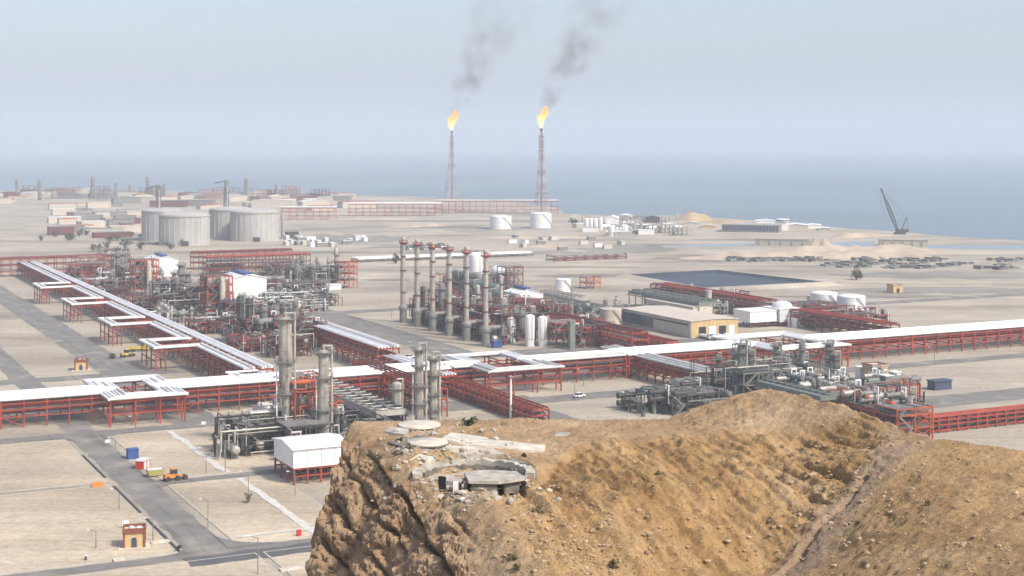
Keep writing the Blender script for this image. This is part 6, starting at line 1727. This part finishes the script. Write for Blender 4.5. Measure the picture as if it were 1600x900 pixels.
for i, (x, y, w, hpx, lab) in enumerate([(1222,384,84,13,'long grey revetment wall below the dark-windowed port block'),(1412,385,74,13,'long grey revetment wall in front of the crawler crane')]):
    m = mpp(y); ww = w*m; hh = hpx*m*.75
    S = [('wall', MB().prism([(-ww/2,0),(ww/2,0),(ww/2,9),(-ww/2,9)],0,hh).mesh(M['concrete'])), ('coping', MB().box(-ww/2-.5,ww/2+.5,-.6,9.6,hh+.003,hh+.8).mesh(M['concrete']))]
    for k in range(5): S.append(('buttress', MB().box(-ww/2+ww*(k+.4)/5,-ww/2+ww*(k+.4)/5+1.4,-.8,-.003,0,hh*.85).mesh(M['concrete'])))
    place(S, 'revetment_wall', lab, 'wall', PL(*ab(x,y)), -.22+.08*i)
rnd = random.Random(19)
for i in range(34):
    x, y = rnd.uniform(905,1075), rnd.uniform(345,369); kk = i % 4
    g = 'plant pieces of the shore cluster'
    if kk == 0: place(frame(16,10,(4,8),3,1,'alu',.7,rail=False,stair=False,seed=i%3), 'shore_structure', 'pale steel structure in the shore cluster right of the nearer flare', 'steel frame', PL(*ab(x,y)), A, 'pale structures of the shore cluster')
    elif kk == 1: place(upright(1.8,9,'alu',1,0,False), 'shore_vessel', 'small silver vessel in the shore cluster right of the nearer flare', 'vessel', PL(*ab(x,y)), A, 'silver vessels of the shore cluster')
    elif kk == 2: place(box_building(16,9,4.5,rnd.choice(['white','alu','grey']),rnd.choice(['white','alu']),eave=.2), 'shore_hut', 'pale flat hut in the shore cluster right of the nearer flare', 'hut', PL(*ab(x,y)), rnd.choice([A,-.1]), 'pale huts of the shore cluster')
    else: place(drum(2.0,14,'white',1.2), 'shore_drum', 'white horizontal drum in the shore cluster right of the nearer flare', 'drum', PL(*ab(x,y)), rnd.choice([A,-.1]), 'white drums of the shore cluster')
rnd = random.Random(9)
# yard stock, cars, cabins on the plain
rnd = random.Random(9)
@cached
def stock(k):
    r = random.Random(k); S = []
    n = r.randint(3,5)
    for i in range(n):
        z = .0
        S.append(('bundle', MB().box(-9+i*18/n+.3,-9+(i+1)*18/n-.3,-4,4,0,r.uniform(1.4,3.4)).mesh(M[r.choice(['dgrey','green','grey','stain','dgrey'])])))
    S.append(('skid', MB().box(-9,9,-4.4,-4.003,0,.6).mesh(M['grey'])))
    return S
for i in range(84):
    x = rnd.choice([rnd.uniform(1140,1250), rnd.uniform(1260,1480), rnd.uniform(1340,1640)]); y = rnd.uniform(405,409) if x < 1250 else rnd.uniform(404,421)
    place(stock(i%7), 'pipe_stock', 'dark stack of pipes and crates in the storage yard beyond the pond', 'stack', PL(*ab(x,y)), A+rnd.choice([0,.05,-.05]), 'stacks in the storage yard', (rnd.uniform(.5,1.1), rnd.uniform(.5,1), rnd.uniform(.4,.9)))
for i in range(30):
    x, y = rnd.uniform(626,700), rnd.choice([384,387,390.5])
    place(vehicle('car', rnd.choice(['white','bluedark','dgrey','alu'])), 'car', 'small car in the parking rows on the plain beyond the stacks', 'car', PL(*ab(x,y)), A+math.pi/2, 'cars parked beyond the stacks', 1.5)
for i in range(26):
    x, y = rnd.uniform(440,575), rnd.uniform(373,386)
    place(box_building(9,3.5,3.4,rnd.choice(['white','slabw','lilac','grey']),'white',eave=.1), 'site_cabin', 'pale site cabin among others on the plain right of the concrete tanks', 'cabin', PL(*ab(x,y)), A+rnd.choice([0,math.pi/2]), 'site cabins right of the concrete tanks')
for i in range(14):
    x, y = rnd.uniform(800,1000), rnd.uniform(372,398)
    place(box_building(8,3.5,3.2,rnd.choice(['white','slabw','grey','tan']),'tan',eave=.1), 'site_cabin', 'lone low cabin on the open plain below the nearer flare', 'cabin', PL(*ab(x,y)), A+rnd.choice([0,math.pi/2]), 'cabins on the plain below the flares')
place(box_building(11,8,5.5,'dgrey','grey'), 'plant_room', 'dark blockhouse right of the front concrete tanks', 'building', PL(*ab(456,371)), A)
# the other works along the hazy shore
fk = [('slabw','white'),('alu','grey'),('tan','tan'),('maroon','grey'),('grey','alu'),('grey','grey'),('beige','tan'),('tan','orange_red')]
for i in range(70):
    x = rnd.uniform(-60,560); yl = 302+max(0,(x-300))*.012
    y = rnd.choice([rnd.uniform(yl+1.5,yl+9), rnd.uniform(yl+4,yl+24)])
    k = rnd.choice(fk); w = rnd.uniform(18,60); hh = rnd.uniform(4,10)
    place(box_building(round(w/10)*10, 22, round(hh), k[0], k[1], 2 if i % 2 else 0, eave=.5), 'far_works_building', 'pale building of the hazy works along the far shore', 'building', PL(*ab(x,y)), rnd.choice([A, A, -.05]), 'buildings of the far works')
for i in range(16):
    x = rnd.uniform(-40,540); yl = 302+max(0,(x-300))*.012; y = rnd.uniform(yl+2,yl+12)
    place(frame(round(rnd.uniform(20,46)), 14, (6,12,18), 4, 1, rnd.choice(['maroon','grey','orange_red']), .7, rail=False, stair=False, seed=i%3), 'far_works_structure', 'hazy steel structure of the works along the far shore', 'steel frame', PL(*ab(x,y)), A, 'steel structures of the far works')
for i in range(12):
    x = rnd.uniform(-40,540); yl = 302+max(0,(x-300))*.012; y = rnd.uniform(yl+2,yl+12)
    place(upright(2.5, 28, 'grey', 2, 1), 'far_works_column', 'hazy column of the works along the far shore', 'column', PL(*ab(x,y)), A, 'columns of the far works', rnd.uniform(.7,1.3))
for i in range(40):
    x, y = rnd.uniform(110,230), rnd.uniform(318,372)
    k = rnd.choice(fk)
    place(box_building(round(rnd.uniform(12,40)/4)*4, 12, round(rnd.uniform(3,8)), k[0], k[1], eave=.3), 'works_building', 'low building on the plain left of the concrete tanks', 'building', PL(*ab(x-20,y)), A, 'low buildings left of the concrete tanks')

# ------------------------------------------------------------------ on top of the outcrop
def arc(mb, r0, r1, z0, z1, t0, t1, n=40, jag=0, seed=0):
    rr = random.Random(seed); vs = []
    for i in range(n+1):
        t = R(t0+(t1-t0)*i/n); j = rr.uniform(-jag,jag)
        for (r, z) in ((r0,z0),(r1,z0),(r1,z1+j),(r0,z1+j)): vs.append((r*math.cos(t), r*math.sin(t), z))
    fs = [(4*i+k, 4*i+(k+1)%4, 4*i+4+(k+1)%4, 4*i+4+k) for i in range(n) for k in range(4)]+[(0,1,2,3),(4*n+3,4*n+2,4*n+1,4*n)]
    return mb.add(vs, fs)
zf = ground_z(PIT[0]+2.0, PIT[1]-.5)+.05
zt = 1.0
S = [('pit_floor', MB().lathe([(.01,0.0),(3.7,0.0),(3.7,-.4)], n=40).mesh(M['concrete'])),
     ('ring_wall', arc(MB(), 3.7, 4.35, -.3, zt, -12, 196, n=64, jag=.10).mesh(M['concrete'])),
     ('inner_wall', arc(MB(), 3.5, 3.69, -.3, zt-.32, 10, 172, jag=.10, seed=8).mesh(M['stain'])),
     ('broken_wall', arc(MB(), 3.6, 4.3, -.5, zt-.45, 200, 232, jag=.16, seed=3).mesh(M['stain'])),
     ('step', arc(MB(), 2.5, 3.49, .002, .3, 20, 170, jag=.05, seed=4).mesh(M['concrete'])),
     ('gun_pedestal', MB().lathe([(1.1,0),(1.0,.2),(.01,.22)], n=20).mesh(M['slabw']))]
place(S, 'gun_emplacement', 'broken round concrete emplacement sunk in the outcrop top', 'emplacement', Vector((PIT[0],PIT[1],zf)), 0)
pb = Vector((-2.0, 100.9, ground_z(-2.0, 99.6)-.15))
hb = 0.8
S = [('roof_slab', MB().prism([(-.9,-1.15),(1.15,-1.3),(1.9,-.9),(2.9,-.15),(2.3,1.7),(.4,2.1),(-1.3,1.5)], hb, hb+.22).mesh(M['concrete'])),
     ('roof_slab', MB().prism([(-2.7,.2),(-1.5,-.2),(-1.2,.9),(-2.2,1.7)], hb-.35, hb-.1).mesh(M['concrete'])),
     ('wall', MB().prism([(-.75,-1.0),(1.0,-1.15),(1.0,-.85),(-.75,-.7)], 0, hb-.003).mesh(M['stain'])),
     ('wall', MB().prism([(1.5,-.75),(2.5,-.1),(2.3,.1),(1.35,-.5)], 0, hb-.003).mesh(M['stain'])),
     ('wall', MB().box(-1.2,2.2,1.0,1.3,0,hb-.003).mesh(M['stain'])),
     ('wall', MB().prism([(-1.25,-.6),(-1.0,-.65),(-1.0,.9),(-1.25,.95)], 0, hb-.003).mesh(M['stain'])),
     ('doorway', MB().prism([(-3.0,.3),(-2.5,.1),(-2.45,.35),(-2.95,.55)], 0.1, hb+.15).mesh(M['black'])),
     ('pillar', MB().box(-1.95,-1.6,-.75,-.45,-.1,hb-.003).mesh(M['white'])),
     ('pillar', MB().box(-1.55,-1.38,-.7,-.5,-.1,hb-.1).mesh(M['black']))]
place(S, 'bunker', 'half-buried stained concrete bunker with a white pillar in front of the round emplacement', 'bunker', pb, 0)
p = hill_hit(668, 668)
for (x, y, rr_, t, lab) in [(655,668,1.75,.20,'nearer round concrete lid lying on the outcrop edge'),(668,657,1.5,.16,'farther round concrete lid lying behind the first on the outcrop')]:
    p = hill_hit(x, y)
    S = [('lid', MB().lathe([(.01,.02+t),(rr_*.96,t),(rr_,t-.05),(rr_,0),(rr_*.9,-.02)], n=36).mesh(M['slabw'])), ('collar', MB().lathe([(rr_*.8,-.4),(rr_*.82,-.02)], n=30).mesh(M['concrete']))]
    place(S, 'concrete_lid', lab, 'concrete lid', p+Vector((0,0,.12)), .4)
rr = random.Random(3)
def slab_sheet(lab, pts, t, dz=.12):
    P = [hill_hit(*q) for q in pts]; c = sum(P, Vector())/len(P)
    mb = MB(); n = len(P)
    up = [(q.x-c.x,q.y-c.y,q.z-c.z+dz) for q in P]; dn = [(q.x-c.x,q.y-c.y,q.z-c.z+dz-t) for q in P]
    mb.add(up+dn, [tuple(range(n)), tuple(range(2*n-1,n-1,-1))]+[(i,n+i,n+(i+1)%n,(i+1)%n) for i in range(n)])
    single('concrete_slab', mb.mesh(M['slabw']), lab, 'slab', c, 0)
slab_sheet('long pale cracked slab lying right of the round emplacement', [(735,697),(790,701),(850,709),(852,698),(800,692),(755,688)], .4)
slab_sheet('small pale slab at the right end of the round emplacement', [(800,752),(822,750),(826,741),(806,742)], .4)
slab_sheet('flat grey slab left of the round emplacement', [(640,722),(668,726),(680,718),(655,713)], .4)
SL = [('wide sand-strewn pale slab spread right of the round lids',[(690,690),(745,700),(778,697),(760,684),(705,680)],'slabw'),
      ('broken grey slab between emplacement and long pale slab',[(716,712),(752,716),(790,712),(770,704),(730,704)],'concrete'),
      ('dark rubble slab at the left rim beside the lids',[(606,694),(640,704),(660,698),(632,684)],'stain'),
      ('low cracked slab on the left shoulder of the outcrop',[(600,676),(632,682),(640,672),(610,668)],'concrete'),
      ('flat slab fragment in front of the right ring end',[(806,768),(834,762),(830,751),(806,756)],'slabw'),('broken pale slab fragment between the round lids and the emplacement',[(650,700),(676,706),(700,699),(690,691),(662,690)],'concrete'),
      ('stained slab fragment beside the left end of the emplacement',[(618,712),(640,716),(646,706),(628,702)],'stain'),
      ('dark tilted slab below the nearer round lid',[(628,690),(664,697),(684,690),(650,682)],'stain'),
      ('pale slab strip along the far rim of the emplacement',[(700,708),(740,706),(760,703),(742,699),(706,701)],'slabw'),
      ('cracked slab at the right rim of the emplacement',[(786,729),(820,734),(828,726),(800,720)],'concrete'),
      ('slab fragment right of the bunker',[(778,770),(800,766),(796,757),(776,760)],'concrete'),
      ('narrow slab before the bunker',[(690,779),(716,784),(722,778),(698,773)],'stain'),
      ('grey slab fragment far right on the outcrop top',[(866,682),(884,684),(890,679),(872,677)],'concrete')]
for lab, pts, mm in SL:
    P = [hill_hit(*q) for q in pts]; c = sum(P, Vector())/len(P); mbq = MB(); n = len(P)
    tl = rr.uniform(-.12,.12)
    up = [(q.x-c.x,q.y-c.y,q.z-c.z+.10+tl*(q.x-c.x)) for q in P]; dn = [(x,y,z-.35) for x,y,z in up]
    mbq.add(up+dn, [tuple(range(n)), tuple(range(2*n-1,n-1,-1))]+[(i,n+i,n+(i+1)%n,(i+1)%n) for i in range(n)])
    single('concrete_slab', mbq.mesh(M[mm]), lab, 'slab', c, 0)
def rock_mesh(seed, s):
    r = random.Random(seed); bm_ = bmesh.new(); bmesh.ops.create_icosphere(bm_, subdivisions=1, radius=s)
    sx, sy, sz = r.uniform(.7,1.3), r.uniform(.7,1.3), r.uniform(.45,.9)
    vs = [(v.co.x*sx*r.uniform(.75,1.2), v.co.y*sy*r.uniform(.75,1.2), v.co.z*sz*r.uniform(.75,1.2)) for v in bm_.verts]
    bm_.verts.index_update(); fs = [tuple(v.index for v in f.verts) for f in bm_.faces]; bm_.free()
    return vs, fs
ROCK = mat('loose_sandstone', (0.40, 0.29, 0.175), 0.95, var=0.4, scale=2.0, bump=.02, bscale=12)
rocks = [rock_mesh(i, 1) for i in range(10)]
mb = MB(); r = random.Random(77)
def strew(mb, x, y, s):
    vs, fs = r.choice(rocks); t = r.uniform(0,6.28); z = ground_z(x,y); c, q = math.cos(t), math.sin(t)
    mb.add([((a*c-b*q)*s+x, (a*q+b*c)*s+y, e*s+z+s*.1) for a,b,e in vs], fs)
for i in range(3200):
    px, py = r.uniform(640,1640), r.uniform(690,905)
    if i % 3 == 0: px, py = r.gauss(900,60), r.gauss(850,35)
    if i % 7 == 0: px, py = r.gauss(1330,50), r.gauss(760,50)
    if py < 660 or py > 1000: continue
    p = hill_hit(px, py)
    strew(mb, p.x+r.uniform(-.3,.3), p.y+r.uniform(-.3,.3), min(.24, .022+r.expovariate(26)))
o = link('rubble', mb.mesh(ROCK)); o['kind'] = 'stuff'
mb = MB()
for i in range(760):
    px, py = r.gauss(690,60), r.gauss(706,28)
    if i % 3 == 0: px, py = r.gauss(750,60), r.gauss(768,12)
    p = hill_hit(px, min(max(py,662),800)); strew(mb, p.x, p.y, min(.34, .035+r.expovariate(14)))
o = link('debris', mb.mesh(M['concrete'])); o['kind'] = 'stuff'
TUFT = [(735,664,1.3),(700,728,.7),(612,738,.7),(640,700,.6),(760,746,.6),(840,800,.7),(820,715,.6),(1030,742,.5),(800,875,.8),(810,890,.6),(960,885,.8),(1450,790,.6),(1340,820,.5),(690,750,.6),(765,742,.6),(625,690,.6),(730,755,.5),(845,803,.5)]
for i, (x, y, w) in enumerate(TUFT):
    p = hill_hit(x, y)
    place(bush(1.0,.55,160,300+i%4,'DRY' if i % 3 else 'LEAF',.3), 'scrub_tuft', 'low dusty tuft growing on the sandy outcrop', 'plant', p-Vector((0,0,.05)), x, 'scrub tufts on the outcrop', w)
# ------------------------------------------------------------------ the hazy air
mb = MB(); mb.box(-13000, 13000, -900, 25500, -8, 440)
hm = bpy.data.materials.new('hazy_air'); hm.use_nodes = True
hn = hm.node_tree
hn.nodes.remove(hn.nodes['Principled BSDF'])
pv = hn.nodes.new('ShaderNodeVolumePrincipled')
pv.inputs['Color'].default_value = (0.725, 0.81, 0.89, 1)
pv.inputs['Density'].default_value = HAZE_DENSITY
pv.inputs['Anisotropy'].default_value = 0.0
hn.links.new(pv.outputs[0], hn.nodes['Material Output'].inputs['Volume'])
hz = link('haze', mb.mesh(hm)); hz['kind'] = 'stuff'
